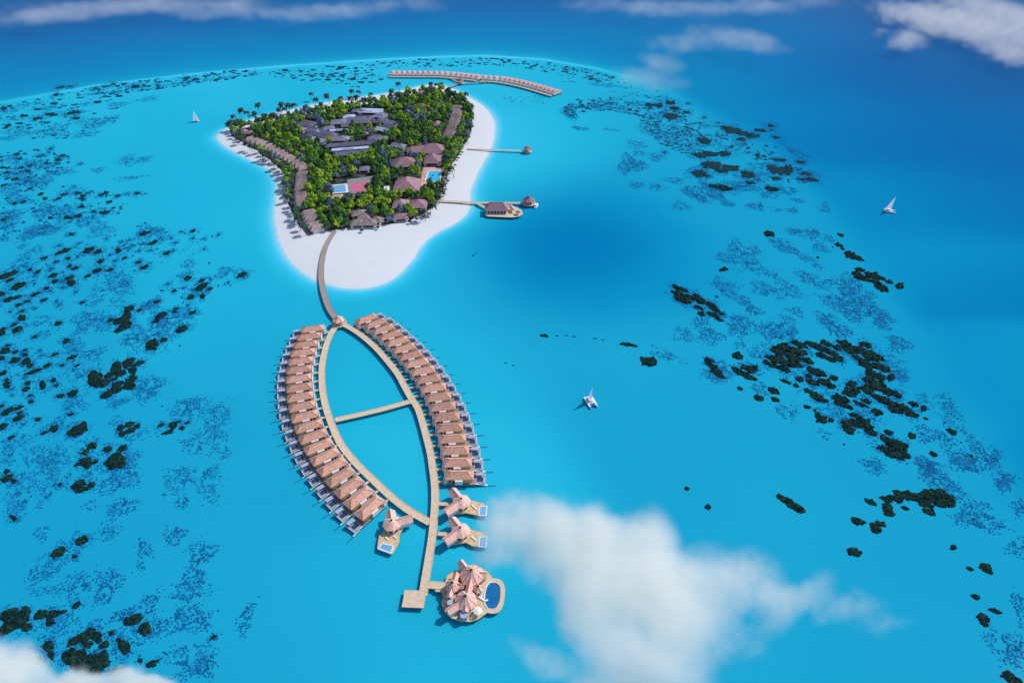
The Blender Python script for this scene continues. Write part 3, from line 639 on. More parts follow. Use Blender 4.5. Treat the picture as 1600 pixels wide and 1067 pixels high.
for i in range(6): a = MB(); a.box(-8 + i * 2.7, -6.2 + i * 2.7, -4.56, -4.5, ZD + 0.3, ZD + 2.6); a.build("window", M['glass'], wl_)
a = MB(); rd, ev = a.hip(-10.5, 9.5, -6, 6, ZD + 3, 5.2, inset=5.0); ro = a.build("roof", M['thatch'], e)
a = MB(); a.tube([ev[3], rd[0], ev[0], rd[0], rd[1], ev[1], rd[1], ev[2]], 0.16, n=4); a.build("ridge_cap", M['ridge'], ro)
p = rel(wpts(Q4([(860, 505)]), ZD + 3), c)[0]; a = MB(); a.gable((p.x - 0.5, p.y + 3.5), (p.x + 1.5, p.y - 4), 4.0, ZD + 2.6, 1.8); a.build("roof", M['pink'], e)
p = rel(wpts(Q4([(1010, 610)]), ZD + 2), c)[0]; a = MB(); a.ngon_roof((p.x, p.y), 2.4, 6, ZD + 2.4, 1.5); gz_ = a.build("gazebo", M['thatchd'], e); a = MB(); a.tube([(p.x, p.y, ZD), (p.x, p.y, ZD + 2.5)], 0.15); a.build("post", M['pile'], gz_)

#@@PART3
# ---------------------------------------------------------------- buildings of the island
AVOID = []                                         # plan discs kept free of trees: x, y, radius
def house(name, px, lx, ly, deg, m, label, cat, group=None, h=2.6, kind="hip", wh=3.0, wm='wall', inset=None, over=0.9, part_windows=True, margin=2.5):
    c = W(px[0], px[1], GZ + wh + h * 0.4); e = empty(name, (c.x, c.y, GZ - 0.1), label, cat, group, R(deg))
    a = MB(); a.box(-lx / 2 + over, lx / 2 - over, -ly / 2 + over, ly / 2 - over, 0, wh); wl_ = a.build("wall", M[wm], e)
    ro = None
    if kind == "hip":
        a = MB(); rd, ev = a.hip(-lx / 2, lx / 2, -ly / 2, ly / 2, wh + 0.1, h, inset=inset); ro = a.build("roof", M[m], e)
        if lx > 7: a = MB(); a.tube([rd[0], rd[1]], 0.2, n=4); a.build("ridge_cap", M['ridge' if m in ('roof', 'pink', 'thatch', 'thatchd') else 'greyd'], ro)
    elif kind == "gable":
        a = MB(); a.gable((-lx / 2, 0), (lx / 2, 0), ly, wh + 0.1, h); ro = a.build("roof", M[m], e)
    elif kind == "flat":
        a = MB(); a.box(-lx / 2, lx / 2, -ly / 2, ly / 2, wh + 0.01, wh + 0.35); ro = a.build("roof", M[m], e)
        a = MB(); a.box(-lx * 0.2, lx * 0.1, -ly * 0.25, ly * 0.1, wh + 0.35, wh + 1.2); a.build("roof_plant", M['greyl'], ro)
    if part_windows:
        a = MB(); a.box(-lx * 0.3, lx * 0.3, -ly / 2 + over - 0.05, -ly / 2 + over + 0.02, 0.6, wh - 0.5); a.build("window", M['glass'], wl_)
    r_ = max(lx, ly) / 2; cs, sn = math.cos(R(deg)), math.sin(R(deg)); nn = max(1, int(round(max(lx, ly) / min(lx, ly))))
    for i in range(nn):
        t = (i + 0.5) / nn - 0.5; u, v = (t * lx, 0) if lx >= ly else (0, t * ly)
        AVOID.append((c.x + u * cs - v * sn, c.y + u * sn + v * cs, min(lx, ly) / 2 + margin))
    return e
SVC = [((480,192),20,15,-25,'greyd',"hip","dark grey hipped service building at the sandy point end of the grey cluster"),
 ((490,203),16,9,-25,'grey',"hip","small grey hipped service building directly below the dark hipped one"),
 ((504,204),24,7,-32,'grey',"gable","uppermost of three parallel grey gabled service sheds"),
 ((499,209.5),25,7,-32,'greyd',"gable","middle one of three parallel grey gabled service sheds"),
 ((493,215.5),24,7,-32,'greyl',"gable","palest and lowest of three parallel gabled service sheds"),
 ((530,189),17,14,10,'grey',"hip","grey hipped service building left of the largest dark roof"),
 ((532,202),20,5,8,'greyl',"flat","long narrow pale blue flat roof above the pink courtyard"),
 ((560,186),27,21,8,'greyd',"hip","largest dark grey hipped roof of the service cluster"),
 ((579,172),24,13,-5,'greyl',"flat","pale blue-grey flat roof at the back of the service cluster"),
 ((596,179),15,15,-30,'grey',"hip","square grey hipped building behind the tree beside the pink courtyard"),
 ((605,189),20,10,-32,'grey',"gable","grey gabled service building on the pier side of the cluster"),
 ((611,197),16,9,-32,'greyd',"gable","short dark gabled building at the pier side corner of the cluster"),
 ((529,215),18,13,6,'grey',"hip","grey hipped building below the narrow pale flat roof"),
 ((557,223),34,9,12,'greyd',"gable","long dark gabled building just below the pink courtyard"),
 ((547,231),32,6,12,'greyl',"flat","long pale flat roof strip between two dark long roofs"),
 ((549,238),28,9,12,'greyd',"gable","lowest long dark gabled building with a white front edge"),
 ((569,262),9,9,0,'grey',"hip","small grey hipped hut behind the pink court"),
 ((622,226),15,9,-20,'grey',"hip","grey hipped hut among trees behind the beach restaurant roofs"),
 ((513,199),12,8,20,'grey',"hip","small grey hipped roof filling the corner between the sheds and the pale strip"),
 ((518,209),10,8,-10,'greyd',"hip","tiny dark hipped roof beside the lowest parallel shed"),
 ((545,181),12,10,5,'greyl',"hip","pale hipped roof touching the back of the largest dark roof"),
 ((541,195),10,8,8,'greyd',"gable","little dark gabled roof between the grey hip and the largest roof"),
 ((574,183),12,10,-20,'greyd',"hip","dark hipped roof between the largest roof and the pale back roof"),
 ((588,189),12,8,-30,'greyd',"gable","dark gabled roof between the square hip and the pink courtyard"),
 ((597,201),12,8,-30,'greyl',"gable","pale gabled roof below the grey gabled building on the pier side"),
 ((586,214),14,8,10,'grey',"hip","grey hipped roof just beyond the pier side of the long dark gable"),
 ((543,215),9,8,8,'greyl',"flat","small pale flat roof between the courtyard wall and the grey hip"),
 ((521,226),14,8,12,'greyd',"hip","dark hipped roof at the tree side of the long parallel roofs"),
 ((470,200),10,8,-25,'grey',"hip","outlying grey hipped roof nearest the curved strip of beach villas"),
 ((481,213),12,7,-32,'greyd',"gable","short dark shed at the lower end of the three parallel sheds"),
 ((560,172),14,8,-5,'grey',"hip","grey hipped roof tucked behind the largest dark roof"),
 ((596,215),12,8,10,'grey',"hip","grey hipped hut among trees beside the long dark gabled building")]
for px, lx, ly, dg, m_, kd, lb in SVC: house("service_building", px, lx * 1.15, ly * 1.15, dg, m_, lb, "building", "grey service buildings", h=2.4, kind=kd, margin=2.4)
# courtyard with red parasols
c = W(567, 208, GZ); a = MB(); a.prism(rel(wpts([(555,204.5),(578,201.5),(582,207.5),(557,213)], GZ), c), 0, 0.35); o = a.build("courtyard", M['pave'], None, (c.x, c.y, GZ - 0.1)); tag(o, "pink paved courtyard with a white front wall among the grey roofs", "courtyard"); AVOID += [(c.x, c.y, 9.0)]
a = MB(); a.ribbon(rel(wpts([(556.5,214),(574,210.5)], GZ), c), 0.5, 0, 1.8); a.build("front_wall", M['white'], o)
for i, (x, y) in enumerate(((557, 205), (564, 204))):
    p = W(x, y, GZ + 2.4); parasol(p.x, p.y, GZ + 0.2, 1.9, 2.4, ("red parasol at the corner of the pink paved courtyard", "red parasol in the middle of the pink paved courtyard")[i], 'red', "red parasols")
# restaurant and reception roofs
BIG = "large thatched roofs near the blue swimming pool"
house("restaurant", (676, 230), 25, 21, 0, 'thatch', "largest thatched hipped restaurant roof, above the blue swimming pool", "restaurant", BIG, h=6.5, inset=9)
house("restaurant_wing", (676, 246), 17, 20, 0, 'thatch', "front wing with steep thatched hip between the largest roof and the swimming pool", "building", BIG, h=5.5, inset=8)
house("thatched_hall", (652, 232), 22, 13, 10, 'thatch', "thatched hall with a level ridge behind the largest restaurant roof", "building", BIG, h=4.5)
house("thatched_hall", (631, 251), 23, 21, 15, 'thatch', "broad pyramid thatched hall at the tree side of the restaurant group", "building", BIG, h=6, inset=9.5)
house("thatched_hall", (636, 285), 24, 27, 0, 'thatch', "broad thatched hall facing the swimming pool from the side", "building", BIG, h=7, inset=10)
house("thatched_hall", (626, 316), 14, 16, 0, 'thatch', "twin thatched hall on the tree side just above the beach", "building", BIG, h=4.5)
house("thatched_hall", (654, 316), 15, 16, 0, 'thatch', "twin thatched hall on the pier side just above the beach", "building", BIG, h=4.5)
house("beach_bar", (625.5, 336.5), 13, 9, 8, 'thatch', "small thatched beach bar with white parasols on the sand", "bar", h=3)
for i, (x, y) in enumerate(((618.5, 344), (636, 343))): p = W(x, y, 3.2); parasol(p.x, p.y, 1.35, 1.5, 2.1, ("white parasol at the tree side of the beach bar", "white parasol at the pier side of the beach bar")[i], group="parasols of the beach bar")
for i, (x, y, lx, ly, t) in enumerate(((561,331,13,11,"hindmost"),(569,338,12,9,"middle"),(558,346,12,10,"bridge side"),(576,345.5,14,10,"foremost"),(589,341,10,9,"pier side"))):
    house("thatched_hut", (x, y), lx, ly, (10, -5, 8, 0, -15)[i], 'thatchd', f"{t} hut of the five clustered brown thatched huts by the beach", "hut", "clustered thatched huts by the beach", h=3.2, margin=0.8)
for px, lx, ly, lb in (((657,146),16,9,"thatched hut nearest the far island tip"),((657,164),13,8,"thatched hut below the one nearest the far tip"),((671,171),11,12,"thatched hut beside the narrow sandy clearing"),((683,193),9,17,"narrow thatched hut between the far huts and the straight villa strip"),((636,174),9,8,"small thatched hut behind the grey service roofs"),((708,155),10,9,"thatched hut at the head of the straight beach villa strip")):
    house("thatched_hut", px, lx, ly, 0, 'thatch', lb, "hut", "thatched huts at the far island end", h=3, margin=1.2)
# spa court and pool
c = W(560, 291, GZ); o = MB(); o.prism(rel(wpts([(542,281),(583,275.5),(570,305),(546,302)], GZ), c), 0, 0.25); o = o.build("sports_court", M['courtg'], None, (c.x, c.y, GZ - 0.1)); tag(o, "pink-red court with a grey surround among the trees", "court")
q = rel(wpts([(546,284.5),(560,286),(578,279.5),(568.5,301.5),(549,299)], GZ), c); a = MB(); a.prism(q, 0.25, 0.33); a.build("playing_surface", M['court'], o)
for x, y, r_ in ((550,286,10),(566,284,10),(560,294,11),(552,298,8)): p = W(x, y, GZ); AVOID.append((p.x, p.y, r_ + 3))
c = W(530, 295, GZ); e = empty("spa_pool", (c.x, c.y, GZ), "pale blue spa pool with a broad white rim beside the pink court", "pool")
q = rel(wpts([(519,291),(541,288.5),(543,301),(520,303)], GZ), c); framed_pool(e, q, 0.35, 'poolp', 2.6); AVOID += [(c.x, c.y, 11)]
house("spa_hut", (529, 306), 12, 8, 5, 'pink', "small pink roofed hut at the edge of the pale spa pool", "hut", h=2.2, margin=0.5)
house("spa_hut", (552, 307), 7, 6, 5, 'pink', "tiny pink roofed hut at the lower edge of the pink court", "hut", h=1.8, margin=0.5)
house("white_hut", (604, 293), 5, 9, 10, 'white', "small white flat roofed hut in the tree gap beside the broad thatched hall", "hut", kind="flat", part_windows=False, margin=1.5)
# big swimming pool
c = W(678, 277, GZ); e = empty("swimming_pool", (c.x, c.y, GZ - 0.05), "bright blue swimming pool on a pale terrace in front of the restaurant roofs", "pool")
a = MB(); a.prism(rel(wpts([(662,262),(695,262),(697,292),(655,291)], GZ), c), 0, 0.3); a.build("terrace", M['pave'], e)
q = rel(wpts([(669.5,268),(689,268.5),(688,283.5),(664.5,285)], GZ), c); framed_pool(e, q, 0.36, 'poolb', 1.2)
for x, y in ((670,266),(684,268),(678,276),(690,280),(668,284)): p = W(x, y, GZ); AVOID.append((p.x, p.y, 9.5))
for i, (x, y) in enumerate(((676, 274.5), (672.3, 280.5))):
    p = W(x, y, GZ + 2.2); parasol(p.x, p.y, GZ + 0.3, 1.5, 2.2, ("dark parasol standing in the swimming pool, uphill one", "dark parasol standing in the swimming pool, beach side one")[i], 'dark', "dark parasols in the pool")
# beach villas
def make_beach_villa():
    r = empty("beach_villa", (0, 0, 0), "x", "villa", "thatched beach villas under the palms")
    a = MB(); a.box(-4.8, 4.8, -2.7, 2.7, 0, 2.8); wl_ = a.build("wall", M['wall'], r)
    a = MB(); a.box(-4.9, -4.8, -1.8, 1.8, 0.2, 2.4); a.build("glazed_front", M['glass'], wl_)
    a = MB(); a.hip(-6.6, 6.6, -3.35, 3.35, 2.9, 3.0, inset=3.0); ro = a.build("roof", M['thatchd'], r)
    a = MB(); a.box(-8.6, -4.95, -2.4, 2.4, 0.05, 0.35); a.build("terrace", M['plankd'], r)
    return r
bv = make_beach_villa(); first = True
for nm, path, nv, sgn in (("curved strip", [(386,215),(400,219.5),(420,227.5),(440,239),(460,251),(477,263)], 14, 1), ("straight west strip", [(473,268),(472,282),(470.5,296),(470,310),(472,320)], 11, 1), ("strip ending at the footbridge", [(481,328),(485,338),(490,348),(497.5,356.5)], 6, 1), ("strip facing the piers", [(714,165),(712,180),(707,195),(702,208),(698,218)], 14, -1)):
    pts = spline(wl(path, GZ + 4), 1.0); pp = resample(pts, n=nv + 1)
    for i in range(nv):
        a_, b_ = pp[i], pp[i + 1]; d = (b_ - a_).normalized(); m_ = (a_ + b_) / 2
        o = bv if first else copy_tree(bv); first = False
        o.location = (m_.x, m_.y, GZ - 0.1); o.rotation_euler.z = math.atan2(d.y, d.x) + math.pi / 2 if sgn > 0 else math.atan2(d.y, d.x) - math.pi / 2
        seaward = Vector((math.cos(o.rotation_euler.z + math.pi), math.sin(o.rotation_euler.z + math.pi)))
        o["label"] = f"thatched beach villa, {ORD[i]} from the far end of the {nm}"
        AVOID.append((m_.x, m_.y, 5.2)); AVOID.append((m_.x + seaward.x * 5, m_.y + seaward.y * 5, 3.5))
for i, (px, lx, ly, dg) in enumerate((((390,206),12,9,-20),((381,203.5),9,8,-20))): house("thatched_hut", px, lx, ly, dg, 'thatch', ("larger thatched hut among trees on the sandy point", "smaller thatched hut among trees on the sandy point")[i], "hut", "thatched huts on the sandy point", h=2.8, margin=0.5)
# thatched shades and loungers on the wide beach
SH = [(711,258),(669.5,333.5),(661.5,338),(651.5,341.8),(640.3,346.3),(565,360),(590,355.3),(704,268),(722,238),(716,247),(700,283),(696,296),(693,303)]
for i, (x, y) in enumerate(SH):
    p = W(x, y, 3.2); nm = "in the chain of four below the twin halls" if 1 <= i <= 4 else ("in front of the five clustered huts" if i in (5, 6) else "on the beach beside the blue swimming pool")
    parasol(p.x, p.y, 1.3, 1.7, 2.0, f"dark thatched beach shade {nm}", 'dark', f"beach shades {nm}", n=10, cat="beach shade")
for i, (x, y) in enumerate(((703,276),(706,271),(697,291),(694.5,306),(698,304),(709,263))):
    p = W(x, y, 1.35); lounger(p.x, p.y, 1.3, 1.4, "white sun lounger on the beach beside the blue swimming pool", "loungers on the beach by the pool")

# ---------------------------------------------------------------- trees
ICO = None
def ico():
    global ICO
    if ICO is None:
        import bmesh
        bm_ = bmesh.new(); bmesh.ops.create_icosphere(bm_, subdivisions=1, radius=1); bm_.verts.ensure_lookup_table()
        ICO = ([v.co.copy() for v in bm_.verts], [tuple(v.index for v in f.verts) for f in bm_.faces]); bm_.free()
    return ICO
def crown_mb(seed, flat=0.62):
    """leafy crown of radius 1 resting on z = 0: ragged lumps bristling with leaf sprays"""
    rd = random.Random(seed); a = MB(); V, Fc = ico(); lumps = [(0, 0, 0.42, 0.52)]
    for i in range(9):
        t = i * 2.4 + rd.uniform(-.4, .4); q_ = rd.uniform(0.42, 0.72); lumps.append((q_ * math.cos(t), q_ * math.sin(t), rd.uniform(0.18, 0.62), rd.uniform(0.24, 0.42)))
    lumps += [(rd.uniform(-.3, .3), rd.uniform(-.3, .3), rd.uniform(0.7, 0.95), rd.uniform(0.2, 0.32)) for _ in range(3)]
    for x, y, z_, r_ in lumps:
        z_ *= 1.25 * flat / 0.62
        a.add([(x + v.x * r_ * k, y + v.y * r_ * k, max(0.02, z_ + v.z * r_ * 0.8 * k)) for v in V for k in (rd.uniform(0.72, 1.08),)], Fc)
        for _ in range(26):
            d = Vector((rd.gauss(0, 1), rd.gauss(0, 1), abs(rd.gauss(0.25, 0.8)))).normalized(); p = Vector((x, y, z_)) + Vector((d.x, d.y, d.z * 0.8)) * r_ * rd.uniform(0.85, 1.2)
            u = d.orthogonal().normalized(); u = (u * math.cos(rd.random() * 6) + d.cross(u) * math.sin(rd.random() * 6)).normalized(); v = (d.cross(u) * 0.8 + d * rd.uniform(-.5, .6)).normalized(); s_ = rd.uniform(0.07, 0.15)
            a.add([p - u * s_ - v * s_ * .6, p + u * s_ - v * s_ * .5, p + u * s_ * .6 + v * s_, p - u * s_ * .7 + v * s_ * .8], [(0, 1, 2, 3)])
    return a
def trunk_mb(seed):
    rd = random.Random(seed); a = MB(); a.tube([(0, 0, -0.3), (0.03, 0.02, 0.3), (0.0, 0.05, 0.6)], 0.055, 0.035, n=6)
    a.tube([(0, 0.05, 0.5), (rd.uniform(.2, .35), rd.uniform(-.2, .2), 0.9)], 0.03, 0.012, n=5); a.tube([(0, 0.05, 0.52), (rd.uniform(-.35, -.2), rd.uniform(-.2, .2), 0.92)], 0.03, 0.012, n=5)
    return a
CRV = {}
for k, lm in LEAF.items():
    CRV[k] = [crown_mb(11 + j * 7 + len(k)).mesh("crown", lm) for j in range(4)]
TRK = [trunk_mb(j).mesh("trunk", M['trunk']) for j in range(2)]
LAND = [((540,205),"the grey service roofs"),((560,291),"the pink court"),((678,277),"the blue swimming pool"),((660,238),"the largest restaurant roofs"),((520,350),"the foot of the long footbridge"),((432,236),"the curved strip of beach villas"),((475,298),"the straight strip of beach villas"),((658,155),"the far thatched huts"),((706,192),"the villa strip facing the piers"),((370,206),"the sandy point"),((640,318),"the twin thatched halls"),((500,178),"the narrow back beach"),((580,163),"the back beach before the far villas"),((572,341),"the five clustered huts"),((605,262),"the broad thatched halls' tree side"),((520,262),"the dense grove between the grey roofs and the pink court")]
def near_land(x, y): return min(LAND, key=lambda t: (t[0][0] - x) ** 2 + ((t[0][1] - y) * 1.3) ** 2)[1]
# candidate spots, farthest-first thinning on the plan
def inside(x, y, poly):
    c_ = False; n = len(poly)
    for i in range(n):
        ax, ay = poly[i]; bx, by = poly[(i + 1) % n]
        if (ay > y) != (by > y) and x < (bx - ax) * (y - ay) / (by - ay) + ax: c_ = not c_
    return c_
x0, y0 = VEGW.min(0); x1, y1 = VEGW.max(0); spots = []; grid = {}
rt = random.Random(3)
for _ in range(60000):
    x, y = rt.uniform(x0, x1), rt.uniform(y0, y1)
    rr = rt.choice((3.2, 3.8, 4.4, 5.2))
    gx_, gy_ = int(x // 8), int(y // 8); ok = True
    for i in range(gx_ - 1, gx_ + 2):
        for j in range(gy_ - 1, gy_ + 2):
            for (a_, b_, c_) in grid.get((i, j), ()):
                if (a_ - x) ** 2 + (b_ - y) ** 2 < (0.80 * (rr + c_)) ** 2: ok = False; break
    if not ok or not inside(x, y, VEGW): continue
    if any((x - ax) ** 2 + (y - ay) ** 2 < (ar + rr * 0.5) ** 2 for ax, ay, ar in AVOID): continue
    # a low sight line: keep crowns from standing right in front of a roof
    if any(abs(x - ax) < ar and 0 < ay - y < ar + rr * 1.9 and rt.random() < 0.9 for ax, ay, ar in AVOID): continue
    grid.setdefault((gx_, gy_), []).append((x, y, rr)); spots.append((x, y, rr))
def kind_of(x, y, d):
    u = rt.random(); hsh = math.sin(x * 0.045) * math.cos(y * 0.05 + 1.0) * 0.22
    if d < 9 and u < 0.45: return 'dark green'
    u += hsh
    return 'dark green' if u < 0.30 else 'mid green' if u < 0.62 else 'yellow green' if u < 0.90 else 'grey green'
trees = []
for x, y, r_ in spots:
    d = float(sdist(np.array([x]), np.array([y]), VEGW)[0]); v = Vector((x, y, 6)); px, py = P(v)
    trees.append((r_ * scale_at(v), x, y, r_, kind_of(x, y, d), px, py))
trees.sort(reverse=True)
NT = 285
def tree_xf(x, y, r_):
    h = r_ * rt.uniform(1.05, 1.5); return r_, h * rt.uniform(0.9, 1.1), rt.uniform(0, 6.28), rt.uniform(2.0, 3.4)
for s_, x, y, r_, k, px, py in trees[:NT]:
    r_, hh, rz, base = tree_xf(x, y, r_)
    lb = f"{k} broadleaf tree near {near_land(px, py)}"
    e = empty("broadleaf_tree", (x, y, GZ - 0.1), lb, "tree", f"{k} trees nearest {near_land(px, py)}", rz)
    c_ = bpy.data.objects.new("crown", rt.choice(CRV[k])); col.objects.link(c_); c_.parent = e; c_.location = (0, 0, base); c_.scale = (r_, r_, hh)
    t_ = bpy.data.objects.new("trunk", rt.choice(TRK)); col.objects.link(t_); t_.parent = e; t_.scale = (r_, r_, base * 1.5)
rest = trees[NT:]
Vs, Fs, Mi, off = [], [], [], 0
kinds = list(LEAF)
for s_, x, y, r_, k, px, py in rest:
    r_, hh, rz, base = tree_xf(x, y, r_); me_ = rt.choice(CRV[k]); nv_ = len(me_.vertices); co = np.empty(nv_ * 3, np.float32); me_.vertices.foreach_get("co", co); co = co.reshape(-1, 3)
    c_, s2_ = math.cos(rz), math.sin(rz); co = np.stack([(co[:, 0] * c_ - co[:, 1] * s2_) * r_ + x, (co[:, 0] * s2_ + co[:, 1] * c_) * r_ + y, co[:, 2] * hh + base + GZ - 0.1], -1)
    Vs.append(co)
    for p_ in me_.polygons: Fs.append(tuple(i + off for i in p_.vertices))
    Mi += [kinds.index(k)] * len(me_.polygons); off += nv_
if Vs:
    me_ = bpy.data.meshes.new("woodland"); me_.from_pydata(np.concatenate(Vs).tolist(), [], Fs)
    for k in kinds: me_.materials.append(LEAF[k])
    me_.polygons.foreach_set("material_index", Mi); me_.update()
    o = bpy.data.objects.new("woodland", me_); col.objects.link(o); tag(o, "farther tree canopy massed across the back of the island", None, None, 'stuff')
# low undergrowth between the crowns
a = MB(); ru = random.Random(5); cnt = 0
while cnt < 1500:
    x, y = ru.uniform(x0, x1), ru.uniform(y0, y1)
    if not inside(x, y, VEGW) or any((x - ax) ** 2 + (y - ay) ** 2 < (ar - 0.8) ** 2 for ax, ay, ar in AVOID): continue
    cnt += 1; b_ = ru.uniform(0.8, 1.7)
    for _ in range(9):
        p = Vector((x + ru.gauss(0, b_ * .6), y + ru.gauss(0, b_ * .6), GZ + ru.uniform(0.1, b_))); u = Vector((ru.gauss(0, 1), ru.gauss(0, 1), ru.gauss(0, .5))).normalized(); v = u.orthogonal().normalized(); s_ = ru.uniform(.3, .6)
        a.add([p - u * s_, p + v * s_, p + u * s_, p - v * s_], [(0, 1, 2, 3)])
o = a.build("undergrowth", LEAF['dark green']); tag(o, "low dark undergrowth between the tree trunks", None, None, 'stuff')

# ---------------------------------------------------------------- palms
def palm_meshes(seed):
    rd = random.Random(seed); a = MB(); h = 8.5; lean = Vector((rd.uniform(-1.6, 1.6), rd.uniform(-1.6, 1.6)))
    a.tube([(lean.x * t * t, lean.y * t * t, h * t - 0.3 * (1 - t)) for t in (0, .25, .5, .75, 1)], 0.24, 0.13, n=6); tm = a.mesh("trunk", M['trunk'])
    b = MB(); top = Vector((lean.x, lean.y, h)); nf = 24
    for i in range(nf):
        th = 2 * math.pi * i / nf + rd.uniform(-.15, .15); up = rd.uniform(0.1, 1.25); L = rd.uniform(3.0, 4.0); d = Vector((math.cos(th), math.sin(th), 0)); sd_ = Vector((-d.y, d.x, 0)); prev = None
        for j in range(7):
            t = j / 6; c_ = top + d * L * t * (0.9 + 0.1 * up) + Vector((0, 0, L * (up * t - 1.35 * t * t))); wd_ = 0.8 * math.sin(math.pi * min(1, 0.18 + t * 0.82)) + 0.04
            cur = (c_ - sd_ * wd_ - Vector((0, 0, wd_ * .45)), c_, c_ + sd_ * wd_ - Vector((0, 0, wd_ * .45)))
            if prev: b.add([prev[0], prev[1], cur[1], cur[0]], [(0, 1, 2, 3)]); b.add([prev[1], prev[2], cur[2], cur[1]], [(0, 1, 2, 3)])
            prev = cur
    return tm, b.mesh("crown", M['frond']), lean
PALM = [palm_meshes(s) for s in range(5)]
PTOP = {"narrow back beach": [(402,163),(414,179),(439,161.5),(435,170),(444,169),(450,163),(459,163),(486,146),(493,154),(510,148.5),(501,161.5),(526,158),(532,152.5),(549,141),(547,152.5),(556,150.7),(560,142.5),(579,146),(611.5,141),(622,130),(624,146),(598,150),(570,154),(476,167),(425,178)],
 "sandy point": [(364,181),(360,190),(376,171),(385,175),(397,176),(404,185),(370,188)],
 "far island tip": [(640,141),(647,142),(673,130),(675,137),(682,131.6),(688.6,131),(727.6,146),(725,154),(726,162),(737,165),(713,151),(708,144),(668,139),(633,146)],
 "shaded beach before the straight villa strip": [(448,266),(443.5,283.5),(453.5,282.6),(450,292.6),(445,304),(457,308),(454,316),(460,327),(463,339),(469,347),(447,274),(456,297),(459,319),(466,334),(474,352)],
 "beach before the curved villa strip": [(372,213),(384,222),(396,228),(408,237),(419,243),(428,252),(437,257),(444,263),(390,226),(414,241)],
 "edge of the wide beach": [(699,242),(712,232),(692,286),(690,297),(718,222),(728,210),(735,196),(737,182),(694,270),(684,304),(676,318),(660,329),(704,262)],
 "pink court": [(539,309),(546,304),(561,305)]}
for nm, l_ in PTOP.items():
    for x, y in l_:
        k = rt.randrange(5); tm, cm, lean = PALM[k]; s_ = rt.uniform(0.85, 1.05) if 'strip' in nm else rt.uniform(1.0, 1.3); rz = rt.uniform(0, 6.28)
        p = W(x, y, GZ + 8.0 * s_); lx = (lean.x * math.cos(rz) - lean.y * math.sin(rz)) * s_; ly = (lean.x * math.sin(rz) + lean.y * math.cos(rz)) * s_
        e = empty("palm_tree", (p.x - lx, p.y - ly, GZ - 0.4), f"dark green coconut palm standing among those of the {nm}", "palm tree", f"palms of the {nm}", rz); e.scale = (s_, s_, s_)
        for n_m, md in (("trunk", tm), ("crown", cm)): o = bpy.data.objects.new(n_m, md); col.objects.link(o); o.parent = e

# ---------------------------------------------------------------- boats
def hull_mb(L, B, D, fine=0.0):
    """boat hull along x, bow at +x, deck at z = D"""
    a = MB(); st = [(-0.5, 0.72, 0.15), (-0.3, 0.95, 0.0), (0.0, 1.0, -0.05), (0.25, 0.8, 0.0), (0.42, 0.38, 0.12), (0.5, 0.03, 0.3)]; vv = []
    for t, bw, kz in st:
        h_ = B / 2 * bw; vv += [(t * L, -h_, D), (t * L, -h_ * 0.75, D * 0.35), (t * L, 0, -0.35 + kz), (t * L, h_ * 0.75, D * 0.35), (t * L, h_, D)]
    fs = []
    for i in range(len(st) - 1):
        for j in range(4): fs.append((i * 5 + j, i * 5 + j + 1, i * 5 + 6 + j, i * 5 + 5 + j))
        fs.append((i * 5 + 4, i * 5, i * 5 + 5, i * 5 + 9))
    fs += [(4, 3, 2, 1, 0), (25, 26, 27, 28, 29)]
    a.add(vv, fs); return a
def sail_mb(pts, bulge, n=6):
    """thin bellied sail from tack, head, clew"""
    tk, hd, cl = map(Vector, pts); nrm = (hd - tk).cross(cl - tk).normalized(); a = MB(); vv = []
    for i in range(n + 1):
        for j in range(n + 1):
            u, v = i / n, j / n; p = tk.lerp(hd, u).lerp(cl.lerp(hd, u), v); vv.append(p + nrm * (bulge * math.sin(math.pi * v) * (1 - u)))
    a.add(vv, [(i * (n + 1) + j, i * (n + 1) + j + 1, (i + 1) * (n + 1) + j + 1, (i + 1) * (n + 1) + j) for i in range(n) for j in range(n)]); return a
def sloop(px, rz, label):
    p = W(*px); e = empty("sailboat", (p.x, p.y, 0), label, "sailboat", rz=rz)
    hull_mb(10.5, 3.2, 1.3).build("hull", M['white'], e)
    a = MB(); a.prism([(-2, -0.8), (1.6, -0.6), (2.2, 0), (1.6, 0.6), (-2, 0.8)], 1.3, 1.85); a.build("cabin", M['white'], e)
    a = MB(); a.tube([(0.8, 0, 1.2), (0.8, 0, 15.5)], 0.1, 0.06, n=6); a.build("mast", M['white'], e)
    a = MB(); a.tube([(0.8, 0, 2.6), (-4.2, 0.3, 2.5)], 0.09, n=6); a.build("boom", M['white'], e)
    sail_mb([(0.7, 0.05, 2.7), (0.75, 0, 15.2), (-4.1, 0.3, 2.7)], 0.5).build("mainsail", M['sail'], e)
    sail_mb([(5.0, 0, 1.5), (1.0, 0, 14.0), (0.2, 1.0, 2.2)], 0.6).build("jib", M['sail'], e)
sloop((307, 190.5), R(-12), "white sailboat with two raised white sails off the sandy point of the island"); col.objects["sailboat"].scale = (0.88, 0.88, 0.88)
